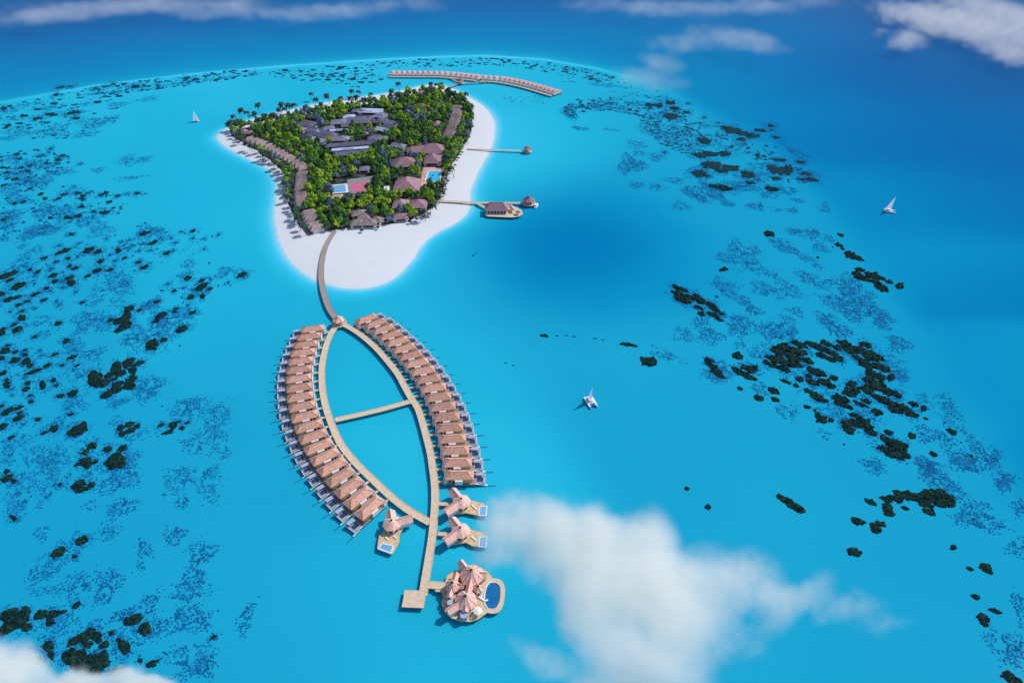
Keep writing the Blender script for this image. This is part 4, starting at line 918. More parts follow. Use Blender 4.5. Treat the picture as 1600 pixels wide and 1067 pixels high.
def catamaran(px, rz, label, sm, sailh, L=11.0):
    p = W(*px); e = empty("catamaran", (p.x, p.y, 0), label, "sailboat", rz=rz)
    for y in (-2.3, 2.3):
        h_ = hull_mb(L, 1.6, 1.5); h_.v = [(x, yy + y, z_) for x, yy, z_ in h_.v]; h_.build("hull", M['white'], e)
    a = MB(); a.box(-L * 0.46, 1.6, -2.9, 2.9, 1.3, 1.62); a.build("bridge_deck", M['white'], e)
    a = MB(); a.prism([(-2.6, -1.7), (0.2, -1.7), (0.75, -0.9), (0.75, 0.9), (0.2, 1.7), (-2.6, 1.7)], 1.62, 2.5); cb = a.build("cabin", M['white'], e)
    a = MB(); a.prism([(-2.0, -1.72), (0.22, -1.72), (0.78, -0.9), (0.78, 0.9), (0.22, 1.72), (-2.0, 1.72)], 1.85, 2.25); a.build("window", M['glass'], cb)
    a = MB(); a.box(1.62, L * 0.36, -1.8, 1.8, 1.3, 1.36); a.build("trampoline", M['tarp'], e)
    a = MB(); a.box(-4.0, -2.8, -1.5, 1.5, 1.63, 1.95); a.build("cockpit_bench", M['pave'], e)
    a = MB(); a.tube([(0.4, 0, 1.6), (0.4, 0, sailh)], 0.11, 0.06, n=6); a.build("mast", M['white'], e)
    a = MB(); a.tube([(0.4, 0, 3.2), (-4.4, 0.5, 3.1)], 0.1, n=6); a.build("boom", M['white'], e)
    sail_mb([(0.3, 0.05, 3.3), (0.35, 0, sailh - 0.3), (-4.3, 0.5, 3.3)], 0.5).build("mainsail", M[sm], e)
    e.scale = (0.85, 0.85, 0.85); return e
catamaran((923, 630), R(-72), "white catamaran with a slender mauve sail on the open lagoon near the stilt villas", 'sailm', 15.5)
catamaran((1390, 331), R(-30), "white catamaran with a tall pale sail at the deep water edge of the reef", 'sailp', 17)
# motorboat at the pier head
p = W(838, 323); e = empty("motorboat", (p.x, p.y, 0), "small white motorboat moored at the round thatched pier pavilion", "boat", rz=R(75))
hull_mb(8.5, 3.0, 1.2).build("hull", M['white'], e)
a = MB(); a.box(-1.8, 1.4, -1.0, 1.0, 1.2, 2.3); cb = a.build("cabin", M['white'], e)
a = MB(); a.box(1.4, 1.46, -0.85, 0.85, 1.5, 2.2); a.build("windscreen", M['glass'], cb)
a = MB(); a.box(-2.6, 1.8, -1.2, 1.2, 2.3, 2.42); a.build("canopy", M['white'], e)

#@@PART4
# ---------------------------------------------------------------- coral: heads, reef clusters and speckled ground
from mathutils import noise as mnoise
def ell(px, py, a, b, deg):
    """plan centre and two plan half-axes of an ellipse seen at px, py"""
    c = W(px, py); t = R(deg); u = W(px + a * math.cos(t), py + a * math.sin(t)) - c; v = W(px - b * math.sin(t), py + b * math.cos(t)) - c
    return c, u, v
def dome(mb, c, u, v, h, seed, nr=4, ns=16, org=(0, 0), rough=0.3):
    rd = random.Random(seed); ph = rd.uniform(0, 99); vv = []; fs = []
    for i in range(nr + 1):
        r_ = 1 - i / nr if i < nr else 0.0
        n_ = ns if i < nr else 1
        for k in range(n_):
            t = 2 * math.pi * k / ns; e_ = mnoise.noise((math.cos(t) * 1.5 + ph, math.sin(t) * 1.5, 0)) * 0.5 + mnoise.noise((math.cos(t) * 4 + ph, math.sin(t) * 4, 5)) * 0.35
            rr = r_ * (1 + rough * 1.6 * e_) if i == 0 else r_ * (1 + rough * 1.6 * e_ * (1 - i / nr)) + rd.uniform(-.05, .05)
            zz_ = -0.15 if i == 0 else h * (1 - r_ ** 2.4) * rd.uniform(0.62, 1.12)
            p = c + u * (rr * math.cos(t)) + v * (rr * math.sin(t)); vv.append((p.x - org[0], p.y - org[1], zz_))
    for i in range(nr - 1):
        for k in range(ns): fs.append((i * ns + k, i * ns + (k + 1) % ns, (i + 1) * ns + (k + 1) % ns, (i + 1) * ns + k))
    b_ = (nr - 1) * ns; fs += [(b_ + k, b_ + (k + 1) % ns, nr * ns) for k in range(ns)]
    if u.x * v.y - u.y * v.x < 0: fs = [f[::-1] for f in fs]
    mb.add(vv, fs)
def coral_mass(name, parts, label, group=None, lumps=True, kind=None, parts_only=None):
    """one reef mass made of overlapping ragged lumps; parts are (px, py, a, b, deg)"""
    c0 = W(parts[0][0], parts[0][1]); mb = MB()
    for i, (x, y, a_, b_, dg) in enumerate(parts):
        c, u, v = ell(x, y, a_, b_, dg); r_ = math.sqrt(u.length * v.length); sd_ = int(x * 31 + y * 17) + i
        hf = 0.45 if c.y > 560 else 1.0; dome(mb, c, u, v, hf * min(1.3, 0.18 + 0.16 * r_), sd_, org=c0)
        if r_ > 1.6:
            rd = random.Random(sd_); n_ = int(min(16, 3 + r_ * 1.5))
            for k in range(n_):
                t, q_ = rd.uniform(0, 6.28), math.sqrt(rd.uniform(0.05, 0.95)); s_ = rd.uniform(0.16, 0.34)
                dome(mb, c + u * q_ * math.cos(t) + v * q_ * math.sin(t), u * s_, v * s_ * rd.uniform(0.8, 1.3), hf * min(1.7, 0.25 + 0.2 * r_) * rd.uniform(0.75, 1.15), sd_ + k * 7, nr=3, ns=9, org=c0)
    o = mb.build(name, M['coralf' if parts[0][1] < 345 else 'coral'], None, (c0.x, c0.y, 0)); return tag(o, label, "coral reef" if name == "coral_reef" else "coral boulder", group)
ZW = (0, 360, 3.81, -20); ZS = (0, 600, 3.81, -22); ZB = (0, 820, 4.27, -25); E1 = (1030, 440, 3.556, 20); E2 = (1030, 330, 3.556, 18); E3 = (1180, 700, 2.907, 20); E4 = (1360, 580, 5.333, 25); NE = (860, 80, 3.556, 6); NW = (0, 100, 3.81, -8); AB = (0, 0, 1.0, 10)
def zp(Z, e):
    return (Z[0] + e[0] / Z[2], Z[1] + e[1] / Z[2], e[2] / Z[2], e[3] / Z[2], e[4] if len(e) > 4 else Z[3])
CL = [
 (ZW, "hook shaped dark reef above the boomerang of smaller heads off the left beach", [(770,465,35,20),(760,500,25,30),(740,530,40,25),(700,545,35,20),(750,560,40,25),(715,590,35,18),(660,535,25,12)]),
 (ZW, "largest branching dark reef level with the arrival pavilion, shaped like a paw", [(570,880,45,50),(555,850,25,20),(610,910,40,25),(650,865,35,20),(640,900,25,15),(690,820,40,30),(700,795,25,16),(720,850,40,22),(760,790,40,28),(780,770,30,14),(830,790,35,16),(790,830,30,25),(790,880,25,25),(770,920,35,35),(700,915,40,20),(690,950,50,22),(640,975,40,22),(610,988,22,14),(680,885,30,12)]),
 (ZS, "rounded dark reef below the paw shaped reef, farthest from the villas", [(460,275,55,35),(490,245,35,16),(430,290,30,22),(500,265,25,20),(450,300,25,20)]),
 (ZS, "four lobed dark reef midway between the rounded reef and the split one", [(720,262,30,18),(770,240,35,18),(815,250,26,14),(775,275,40,18),(730,295,30,20)]),
 (ZS, "narrow split dark reef nearest the row of twenty villas", [(1030,245,30,25),(1000,285,38,14),(1060,225,22,10),(1085,262,20,14),(1115,230,22,8)]),
 (ZS, "winged dark reef directly left of the domed triangular one", [(505,460,45,30),(460,480,28,12),(560,465,34,14),(520,490,30,18)]),
 (ZS, "domed triangular dark reef, the smoothest of its group", [(690,460,70,40),(680,430,40,22),(720,480,40,22),(645,470,28,22),(690,490,50,14)]),
 (ZS, "crescent dark reef beside a dense blue speckled patch", [(470,600,50,28),(480,580,30,14),(545,600,28,18),(480,630,40,18),(520,620,30,14)]),
 (ZB, "long tapering dark reef running in from the frame edge", [(60,600,80,45),(170,575,45,35),(150,620,60,40),(270,600,60,30),(350,600,60,28),(420,580,40,14),(180,680,45,30),(60,680,90,40),(30,720,40,14),(110,650,60,40)]),
 (ZB, "humped dark reef just above the biggest reef by the corner cloud", [(600,715,45,35),(500,770,65,30),(560,750,60,40),(640,740,45,35),(590,795,40,25),(660,770,30,22)]),
 (ZB, "biggest dark reef, half under the corner cloud", [(470,880,70,55),(540,860,50,35),(600,930,110,70),(680,880,60,40),(520,930,60,50),(700,920,40,40),(580,1000,70,40),(640,960,60,50)]),
 (ZB, "ragged dark reef peeping out along the corner cloud top", [(935,905,20,18),(1010,925,45,25),(1050,905,22,12)]),
 (E1, "dark reef chain nearest the deep blue channel", [(120,42,55,12),(110,70,50,16),(130,100,55,20),(180,90,40,14),(205,78,25,14),(230,105,45,18),(290,130,40,16),(310,155,35,14),(220,145,30,12),(235,180,28,14),(300,185,45,14),(335,212,25,10),(345,178,20,10)]),
 (E1, "small slanting dark reef left of the great ring, farther from it", [(280,435,30,12),(290,465,40,14),(320,500,40,20),(340,525,35,14),(275,450,25,12)]),
 (E1, "forked dark reef left of the great ring, touching its side", [(420,485,25,14),(450,505,40,18),(500,485,50,20),(500,530,45,18),(530,480,25,14)]),
 (E1, "great ring of dark reef, largest reef of the picture", [(660,390,50,22),(640,430,50,22),(620,460,60,16),(700,370,55,25),(740,420,55,25),(700,450,60,20),(770,390,50,25),(690,485,50,16),(760,460,50,18),(820,440,45,18),(780,350,50,16),(850,350,50,18),(900,370,45,18),(930,345,40,18),(960,400,50,18),(900,410,40,16),(1000,430,30,18),(950,430,40,14),(990,370,30,16),(1030,345,45,18),(1060,380,50,22),(1120,380,50,22),(1150,350,40,16),(1170,410,55,25),(1110,430,40,14),(1150,460,50,25),(1210,420,40,22),(1220,470,45,20),(1260,490,30,18),(1180,510,45,22),(1230,530,35,22),(1290,530,22,26),(1170,550,45,25),(1210,580,60,30),(1160,600,40,30),(1270,610,50,25),(1320,630,40,18),(1230,650,60,20),(1290,680,70,20),(1350,700,60,22),(1400,735,38,18),(1310,715,50,16)]),
 (E1, "dark reef island inside the great ring", [(860,500,50,20),(900,510,40,20),(850,560,40,18),(920,560,50,20),(950,580,40,16),(970,535,30,18),(830,525,25,16)]),
 (E1, "slim dark reef across the open mouth of the great ring", [(830,610,36,14),(870,635,40,22),(900,655,45,16)]),
 (E1, "knobbly dark reef bridging the lower mouth of the great ring", [(1000,650,55,22),(1060,620,45,22),(1070,570,30,22),(1050,600,30,16),(1090,600,35,18),(1040,690,45,16),(1120,680,50,12),(1000,680,40,14),(1150,665,30,14)]),
 (E1, "dark reef with a pale rock, just below the great ring", [(1040,790,40,25),(1090,745,40,14),(1100,790,60,25),(1150,800,45,20),(1130,770,50,16),(1055,820,40,25),(1180,840,40,20)]),
 (E1, "turtle shaped dark reef below the tail of the great ring", [(1290,890,70,25),(1330,920,60,40),(1250,930,45,18),(1300,960,50,25),(1370,965,35,18),(1240,860,14,16,60),(1340,980,30,14)]),
 (E2, "small dark reef trailing down beside the uppermost speckled patches", [(1000,190,30,9),(1020,210,14,8),(1060,240,36,20),(1110,265,32,10),(1080,255,30,14)]),
 (E2, "leaf shaped dark reef closest to the catamaran at the deep edge", [(1115,325,30,14),(1100,350,35,16),(1130,370,60,18),(1190,360,50,20),(1240,375,25,12),(1205,395,40,16),(1240,425,40,22),(1280,392,22,12)]),
 (E3, "lone two lobed dark reef in the open water beyond the big cloud", [(115,222,25,12),(145,240,35,18),(180,265,40,18),(205,280,30,18)]),
 (E3, "heart shaped dark reef between the lone lozenge head and the arching reef", [(570,345,30,14),(548,368,30,20),(535,350,20,14)]),
 (E3, "arching dark reef with a long arm, below the turtle shaped one", [(595,232,32,14),(600,270,30,25),(610,295,30,18),(640,230,40,16),(660,210,40,18),(700,215,45,20),(740,225,40,22),(790,215,50,30),(840,210,50,28),(880,235,35,28),(830,245,50,20),(790,290,35,16),(770,250,40,20),(890,255,25,16)]),
 (NE, "long dark reef at the outer rim facing the open ocean", [(1010,440,55,18),(1060,455,45,14),(1120,470,40,14),(1170,442,40,10),(980,425,40,8)]),
 (NE, "dark reef strip in the middle of the far right reef field", [(830,580,40,14),(890,572,50,16),(970,570,36,16)]),
 (NE, "broad dark reef beneath the strip in the far right reef field", [(900,635,60,22),(1000,650,55,20),(950,665,40,14)]),
 (NE, "compact dark reef at the ocean side of the far right reef field", [(1280,665,65,22),(1320,650,30,18),(1240,650,40,14)]),
]
for Z, lb, pts in CL: coral_mass("coral_reef", [zp(Z, e) for e in pts], lb, "named dark reefs")
HD = {
 ZW: [(425,22,20,6),(350,92,18,7),(380,125,55,10),(470,78,14,7),(525,122,38,16),(580,128,28,14),(705,120,20,17),(720,70,14,6),(740,88,16,6),(755,103,16,6),(762,120,14,6),(790,152,12,6),(738,165,20,8),(680,182,18,8),(655,148,14,7),(828,120,16,6),(895,120,18,7),(797,88,14,6),(770,57,14,6),(848,80,18,7),(910,75,35,10),(965,58,14,6),(957,42,14,6),(1018,45,14,6),(1002,32,12,5),(1045,76,16,8),(1147,48,14,7),(1212,50,14,6),(1262,36,12,5),(1298,25,15,6),(1215,112,13,6),(990,138,26,10),(1030,123,14,6),(1245,195,10,6),(635,50,14,6),(685,30,12,5),(860,20,40,10),(940,3,14,6),(990,12,14,5),(1080,8,14,6),(1100,20,14,5),(1150,5,20,8),
  (265,165,24,9),(335,188,22,7),(407,168,18,10),(460,158,16,7),(598,185,22,14),(825,190,22,10),(858,220,32,12),(658,235,26,10),(580,240,30,14),(525,272,22,10),(415,212,16,12),(450,225,28,9),(180,235,18,9),(225,248,22,10),(305,228,18,8),(318,268,30,12),(330,303,24,12),(275,200,8,6),(280,210,10,5),(300,243,14,6),(375,250,12,6),(380,270,12,6),(410,285,32,10),(425,310,30,22),(370,300,14,7),(200,278,14,6),(200,298,16,6),(205,318,14,6),(50,265,70,16),(60,297,36,10),(110,330,45,20),(75,352,16,8),(455,365,16,7),(370,342,18,7),(280,343,20,10),(300,360,18,8),
  (10,380,26,14),(105,398,30,9),(50,412,40,14),(210,380,40,10),(160,425,28,8),(262,415,24,9),(110,445,26,10),(335,423,14,8),(352,445,16,8),(490,430,20,8),(205,465,14,7),(130,482,22,7),(60,485,14,7),(360,470,8,5),(130,520,28,20),(85,560,24,10),(105,590,36,18),(10,610,26,20),(10,590,40,8),
  (345,555,26,14),(205,635,26,8),(395,657,28,16),(420,668,12,8),(830,475,22,10),(935,425,28,10),(880,440,18,8),(955,510,40,20),(930,540,24,12),(1040,485,16,10),(1050,465,20,8),(1145,490,26,12),(1080,590,45,18),(1095,575,20,14),(905,680,48,32),(975,652,30,12),(1070,688,10,6),
  (1120,285,26,14),(1200,300,25,10),(1250,292,12,7),(1210,325,28,16),(1190,345,40,16),(1250,350,24,8),(1135,398,28,14),(1205,390,22,14),(1000,320,18,7),(962,358,14,7),(1038,360,18,10),(1092,345,18,7),(1160,325,12,6),(1150,355,14,8),(1300,328,10,5),(1360,310,14,8),(1370,332,8,4),(1440,265,30,16),(1090,430,12,6),(1120,445,16,6),(1080,400,10,6),
  (45,685,20,8),(30,720,36,20),(90,725,20,12),(150,712,20,8),(150,740,22,12),(10,760,24,16),(90,775,36,18),(155,780,32,20),(180,805,24,16),(240,712,16,8),(325,740,28,9),(250,745,24,5),(430,755,40,12),(440,775,16,8),(370,803,20,9),(460,803,20,9),(280,805,30,14),(200,840,55,14),(20,850,28,14),(40,890,18,10),(40,920,24,22),(70,945,16,8),(140,880,14,6),(110,860,10,6),(165,910,22,14),(155,945,30,14),(255,918,22,28),(320,890,20,16),(335,922,18,9),(180,983,22,9),(185,1020,20,12),(360,985,28,14),(432,972,36,22),(10,1045,22,12),(485,867,14,8),(230,890,10,6),(965,1045,12,6),(75,982,10,8)],
 ZS: [(30,175,35,14),(55,155,35,16),(110,143,40,12),(110,203,40,18),(118,172,20,12),(20,250,30,18),(15,265,22,10),(225,210,22,14),(140,240,16,7),(320,265,34,22),(262,290,30,10),(65,318,28,12),(398,145,16,6),(422,180,24,10),(960,243,26,12),(938,312,10,6),(548,367,38,22),(508,405,30,16),(490,385,14,10),(645,388,32,18),(728,383,32,20),(40,520,25,14),(40,562,40,22),(82,578,20,20),(130,535,14,8),(358,597,18,14),(80,795,26,16,30),(482,935,45,28),(500,910,20,14),(350,1000,55,28,-38),(445,1025,20,16),(265,850,8,6),(250,915,8,6),(972,657,14,6)],
 ZB: [(510,535,40,22,-40),(332,652,38,30),(695,800,45,28),(745,720,28,22),(790,765,24,16),(832,810,48,50),(885,635,75,38),(965,690,55,45,-50),(1425,748,30,16,-30),(320,808,46,38),(185,890,42,45),(262,915,36,42),(340,865,28,34),(770,980,60,30),(1090,845,8,6)],
 E1: [(435,413,38,20),(450,595,20,11),(440,455,8,4),(635,605,38,20),(555,645,34,18),(645,655,32,14),(700,555,38,10),(778,540,28,18),(760,578,22,12),(820,695,24,12),(1210,722,42,20),(880,740,20,20),(905,765,35,25),(865,715,12,12),(955,770,20,14),(1275,838,34,16),(1405,857,28,20),(1480,760,20,9),(1525,958,24,14),(1415,680,34,16),(1470,705,20,20),(1028,903,12,9),(1430,740,20,10)],
 E2: [(1010,134,22,9),(360,325,28,12,-10),(880,257,14,8),(320,475,16,8),(610,128,36,14),(1335,415,26,22),(965,200,8,6)],
 E3: [(525,246,34,14),(465,332,38,18),(682,272,24,10),(450,472,38,20),(810,27,24,12),(900,450,18,14),(975,547,22,10),(1050,545,36,24,30),(1065,565,20,10),(1000,675,26,14,25),(1092,740,32,12,15),(1035,775,36,24,30),(1045,800,20,14),(1155,1040,48,24,25),(1190,1055,30,16),(985,36,10,6)],
 E4: [(680,505,50,28,25),(755,592,18,10),(842,705,24,14)],
 AB: [(851,525,7,2.6),(990,540,8,2.6),(978,538,10,3.5),(1013,564,15,7.5,8),(1073,763,5,4),(1106,792,6,4.5),(740,399,3,1.4,-50),(744,395,2,1),(790,567,3,1.3),(802,571,3,1.3),(870,525,4,1.2),(885,524,4,1.2),(897,526,5,1.2),(930,529,5,1.3),(942,531,4,1.3)],
 NE: [(1225,415,24,9),(1232,440,16,6),(1255,480,24,8),(1062,490,28,12),(855,500,38,20),(825,680,40,24),(860,692,26,10),(1270,605,50,8),(1390,617,26,10),(1420,680,34,12),(1450,712,40,12),(1400,715,28,8),(1250,707,30,12),(1095,685,40,20),(1090,700,40,6),(1110,732,30,8),(1160,718,18,6),(1230,765,45,14),(960,760,50,18),(905,750,30,10),(670,365,40,20),(640,355,15,8),(755,340,22,8),(690,318,30,12),(665,288,30,12),(605,305,20,14),(555,300,30,10),(765,292,14,5),(855,370,14,6),(930,400,20,4),(1150,580,16,10,40),(1100,563,14,5),(635,563,14,7),(1215,1015,34,14)],
 NW: [(300,507,16,9),(245,545,22,6),(355,557,16,6),(365,573,10,5),(470,770,22,8),(530,768,14,7),(380,778,22,7),(440,730,18,5),(330,810,20,5),(490,803,22,7),(485,852,24,8),(545,848,14,5),(560,880,20,8),(625,885,32,12),(468,905,28,10),(420,918,24,8),(425,1012,20,9),(600,782,20,8),(655,783,10,4),(700,785,24,7),(755,772,16,5),(817,772,20,9),(865,773,14,5),(822,967,14,5),(865,948,12,5),(480,597,14,6),(25,265,22,10),(335,185,20,8),(565,152,16,7),(675,122,18,8),(620,135,18,7),(805,135,28,12),(220,325,30,9),(295,300,36,7),(440,292,44,9),(455,325,26,8),(865,102,10,6),(360,140,30,6),(420,135,22,6),(1260,55,12,6),(1110,85,20,8)],
}
heads = []
for Z, l_ in HD.items():
    for e in l_: heads.append((*zp(Z, e), True))
rc = random.Random(21)
def scatter(n, poly, a0, a1, asp, deg):
    xs_ = [p[0] for p in poly]; ys_ = [p[1] for p in poly]; k = 0
    while k < n:
        x, y = rc.uniform(min(xs_), max(xs_)), rc.uniform(min(ys_), max(ys_))
        if inside(x, y, poly):
            a_ = a0 + (a1 - a0) * rc.random() ** 2.2; heads.append((x, y, a_, a_ * asp * rc.uniform(0.7, 1.3), deg + rc.uniform(-6, 6), False)); k += 1
scatter(330, [(990,165),(1060,172),(1095,200),(1100,235),(1075,245),(1030,225),(1005,200)], 1.2, 4.0, 0.42, 8)
scatter(190, [(878,170),(900,155),(960,152),(1000,165),(1000,180),(960,175),(920,172),(890,192)], 1.2, 4.5, 0.4, 5)
scatter(102, [(860,98),(930,110),(1000,128),(1060,155),(1050,165),(960,150),(880,128)], 1.0, 3.2, 0.35, 8)
scatter(153, [(1060,185),(1130,198),(1210,228),(1260,270),(1280,300),(1240,290),(1160,240),(1080,215)], 1.4, 4.8, 0.4, 10)
scatter(165, [(0,240),(60,232),(110,245),(105,265),(50,285),(0,300)], 1.6, 6.0, 0.38, -10)
scatter(139, [(0,168),(120,140),(200,128),(240,135),(150,165),(60,200),(0,205)], 1.6, 7.2, 0.26, -5)
scatter(280, [(130,138),(260,121),(400,107),(405,116),(330,130),(230,142),(150,150)], 1.3, 5.4, 0.3, -5)
scatter(190, [(415,112),(500,104),(590,105),(600,125),(560,138),(490,128),(430,122)], 1.3, 6.0, 0.28, -2)
scatter(127, [(560,98),(640,93),(720,92),(740,104),(620,106),(570,104)], 1.1, 4.3, 0.3, 0)
scatter(229, [(700,92),(790,91),(880,101),(960,120),(950,130),(880,118),(800,104),(720,100)], 1.1, 4.6, 0.32, 3)
scatter(153, [(0,300),(90,290),(180,300),(210,330),(130,345),(0,370)], 1.4, 5.4, 0.4, -15)
scatter(47, [(780,150),(850,150),(850,162),(790,160)], 1.0, 2.6, 0.3, 0)
scatter(68, [(60,190),(190,165),(190,190),(110,215),(40,225)], 1.2, 6.0, 0.25, -6)
scatter(119, [(130,430),(240,390),(330,370),(330,385),(250,420),(140,460)], 0.9, 2.4, 0.5, -20)
heads.sort(key=lambda h_: -h_[2] * h_[3])
ROWS = [(118,"level with the far villa rows"),(165,"level with the small sloop"),(235,"level with the thin pier"),(330,"level with the restaurant pier"),(400,"level with the long footbridge"),(470,"level with the sand spit"),(545,"level with the arrival pavilion"),(620,"level with the mauve sail"),(700,"just below the mauve sail level"),(800,"level with the lowest stilt villas"),(2000,"level with the great residence")]
def coral_label(x, y, a_, b_):
    row = next(t for yy, t in ROWS if y < yy); side = "on the left reef" if x < 700 else "on the right reef"
    if 700 < x < 1045 and 380 < y < 800: side = "in the open middle lagoon"
    pos = "" if not 0 <= x < 420 else ("outer " if x < 130 else "inner " if x > 270 else "")
    sz = "large" if a_ * b_ > 60 else "middling" if a_ * b_ > 18 else "small"; shp = "long" if a_ > 2.6 * b_ else "oval" if a_ > 1.6 * b_ else "round"
    return f"{sz} {shp} {pos}coral boulder {side}, {row}"
NH = 270
for x, y, a_, b_, dg, _ in heads[:NH]:
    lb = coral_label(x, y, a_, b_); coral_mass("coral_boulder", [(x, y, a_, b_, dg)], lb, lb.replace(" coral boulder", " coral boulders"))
mb = MB()
for i, (x, y, a_, b_, dg, _) in enumerate(heads[NH:]):
    c, u, v = ell(x, y, a_, b_, dg); dome(mb, c, u, v, min(0.8, 0.12 + 0.12 * math.sqrt(u.length * v.length)), i * 13 + 5, nr=2, ns=9)
o = mb.build("scattered_coral", M['coralb']); tag(o, "countless small dark coral boulders scattered over the outer reef", None, None, 'stuff')
# blue speckled ground cover
D = 'd'
SP = {
 ZW: [(510,530,80,45,D),(610,550,70,40,D),(560,435,50,20),(700,425,40,25),(900,445,55,40,D),(1000,530,70,40,D),(1100,500,70,40,D),(950,590,60,45,D),(810,625,70,45,D),(780,660,50,25),(480,600,50,20),(240,540,70,25),(270,615,60,22),(450,690,60,35,D),(560,735,65,30,D),(440,850,60,40),(890,930,80,60),(1340,250,55,25,D),(1450,270,30,20,D),(700,300,70,60),(600,370,80,30),(740,340,50,50),(140,180,60,35),(210,120,50,20),(130,95,35,14),(100,225,80,20),(240,5,110,25,D),(1120,200,40,25),(1100,260,60,15),(430,1030,60,30),(700,1020,70,20),(1150,1040,90,40)],
 ZS: [(1110,150,80,60),(1280,200,90,80),(1270,290,70,50),(1140,330,60,40),(1310,390,60,50),(1160,380,60,30),(870,30,80,60),(470,130,60,35),(350,220,60,30),(720,115,60,20),(830,305,60,25),(690,220,40,30),(800,440,40,45),(715,570,110,60,D),(720,740,90,45,D),(1060,560,90,65),(1230,590,75,90),(1070,710,60,30),(1260,510,50,20),(650,875,60,45),(1035,900,60,50,D),(860,980,40,50,D),(1200,1000,80,60,D),(100,350,90,50),(40,430,50,60),(200,420,70,50),(330,430,80,60),(260,490,100,50),(130,610,80,50),(100,690,70,60),(110,750,50,40),(330,570,100,50),(280,660,40,30),(540,720,40,25),(230,720,30,20),(520,540,40,20),(250,890,40,40)],
 ZB: [(300,300,120,60),(290,400,90,70),(520,400,110,80),(720,400,110,70,D,-62),(940,270,30,35),(1280,400,115,90,D,-35),(1000,510,70,45,D,-40),(820,600,80,40,D),(1230,640,175,80,D,-14),(430,640,90,50),(400,740,80,60),(650,660,60,40),(1310,930,120,90)],
 AB: [(384,966,24,9,D,-70),(300,1030,35,22)],
 E2: [(430,190,40,30),(520,215,40,25),(660,170,60,25),(720,212,70,22,D),(760,115,40,15),(850,115,45,18),(850,148,35,12),(945,152,35,18),(900,205,50,22),(460,260,80,50),(360,260,50,25),(530,310,50,30),(820,265,50,15),(885,305,35,15),(620,350,40,20),(330,390,30,30),(375,430,65,35,D),(570,425,60,35),(700,435,80,45),(820,365,55,28,D),(900,410,40,25),(960,400,45,25),(1060,410,60,50,D),(1060,470,60,40,D),(960,495,60,30,D),(1050,550,85,45,D,28),(1170,540,95,45,D,32),(1240,600,50,40,D),(1240,640,45,20),(1170,465,30,25),(470,500,45,25,D),(525,550,50,25,D),(760,560,50,20),(710,595,40,15),(440,630,75,55,D),(280,690,65,40,D),(230,610,40,30,D),(600,665,60,40,D),(690,670,80,60,D),(930,600,55,35,D),(1000,670,70,40,D,25),(140,690,60,35)],
 E1: [(560,395,60,40),(30,405,80,25),(450,350,30,25),(1330,345,60,40,D),(1290,440,60,35),(1340,520,50,35),(570,600,60,40),(710,720,60,40),(730,525,60,30),(960,730,70,40,D),(1150,740,70,30,D),(930,850,50,20),(1180,1020,60,40),(340,500,50,50,D),(290,520,60,30)],
 E3: [(780,80,60,35,D),(830,140,60,40,D),(900,200,60,40,D),(1010,310,95,55,D),(960,60,90,40),(1060,40,60,40),(1130,150,45,40,D),(1205,265,30,40,D),(1190,455,45,40),(1210,720,70,40,0,70),(1130,890,80,60),(1190,950,50,50),(550,80,50,25)],
 E4: [(620,240,80,50),(660,330,90,60),(640,430,60,40),(760,480,50,30),(430,270,70,70),(470,520,90,60,D),(640,590,90,60),(860,600,90,60),(790,760,110,60,D),(1020,720,70,60),(470,790,90,60,D),(1110,900,60,60,D),(250,40,60,50,D)],
 NE: [(560,420,60,40),(620,470,60,30),(680,440,50,30),(720,500,50,24),(560,360,60,20),(300,300,80,24,D),(220,310,50,20),(400,330,60,16),(600,260,70,14),(480,290,60,14),(300,190,90,10),(150,100,80,8),(760,460,50,20),(760,540,50,14),(1000,540,60,14),(1180,640,60,20),(1150,680,50,16),(1050,520,40,12),(430,630,45,50,D),(500,635,40,25,D),(500,570,40,14),(590,590,40,20),(480,745,40,20),(590,755,40,20),(690,720,50,18),(790,790,60,22,D,28),(840,820,40,18,D,25),(900,790,95,25,D,28),(980,850,45,12),(720,860,45,25),(1080,760,60,22,D),(1140,862,50,20,D),(1040,740,60,20),(1340,885,35,14),(1260,882,35,10),(1330,775,50,20),(1380,830,40,12),(1520,870,30,25),(1210,800,50,20),(1355,1005,40,18),(1455,1005,40,18),(1360,560,80,18,0,30),(850,410,60,14),(940,470,60,14),(480,520,50,20),(170,430,45,10,D),(340,436,40,7),(110,335,40,40,D)],
 NW: [(60,560,70,22),(150,590,70,22),(230,600,60,20),(60,660,60,20),(150,640,60,20),(300,600,60,18),(380,640,60,18),(60,730,70,20),(420,760,60,16),(60,760,60,20),(420,300,80,14),(300,260,90,12),(180,240,80,10),(60,280,60,12),(520,240,60,10),(700,170,70,8),(560,180,60,8),(900,150,70,8),(1050,120,70,8),(1200,100,70,8),(1350,80,70,7),(1500,65,60,7),(160,700,55,35,D),(250,700,60,35,D),(330,650,60,15),(260,880,55,45,D),(370,890,60,50,D),(240,990,110,35,D),(510,935,65,30,D),(60,900,80,30,D),(40,960,50,40,D),(140,815,60,20),(100,800,60,30),(600,990,70,40),(760,575,50,30),(850,570,50,18),(585,632,40,14),(775,680,80,12),(20,1040,30,18,D),(890,1000,80,35,D),(560,350,90,30),(640,330,70,14),(330,400,80,30),(90,400,60,20),(200,405,60,14),(60,440,70,14),(90,325,60,12),(480,425,50,14),(540,415,50,14),(700,245,60,16),(880,210,60,14),(110,640,60,30)],
}
SP[AB] = list(SP[AB])
for x, y, a_, b_, dg, listed in heads:                                # rubble skirts of the larger reefs
    if listed and a_ * b_ > 5 and (x < 425 or y < 330): SP[AB].append((x, y, a_ * 1.55 + 1, b_ * 1.6 + 1, 0, dg))
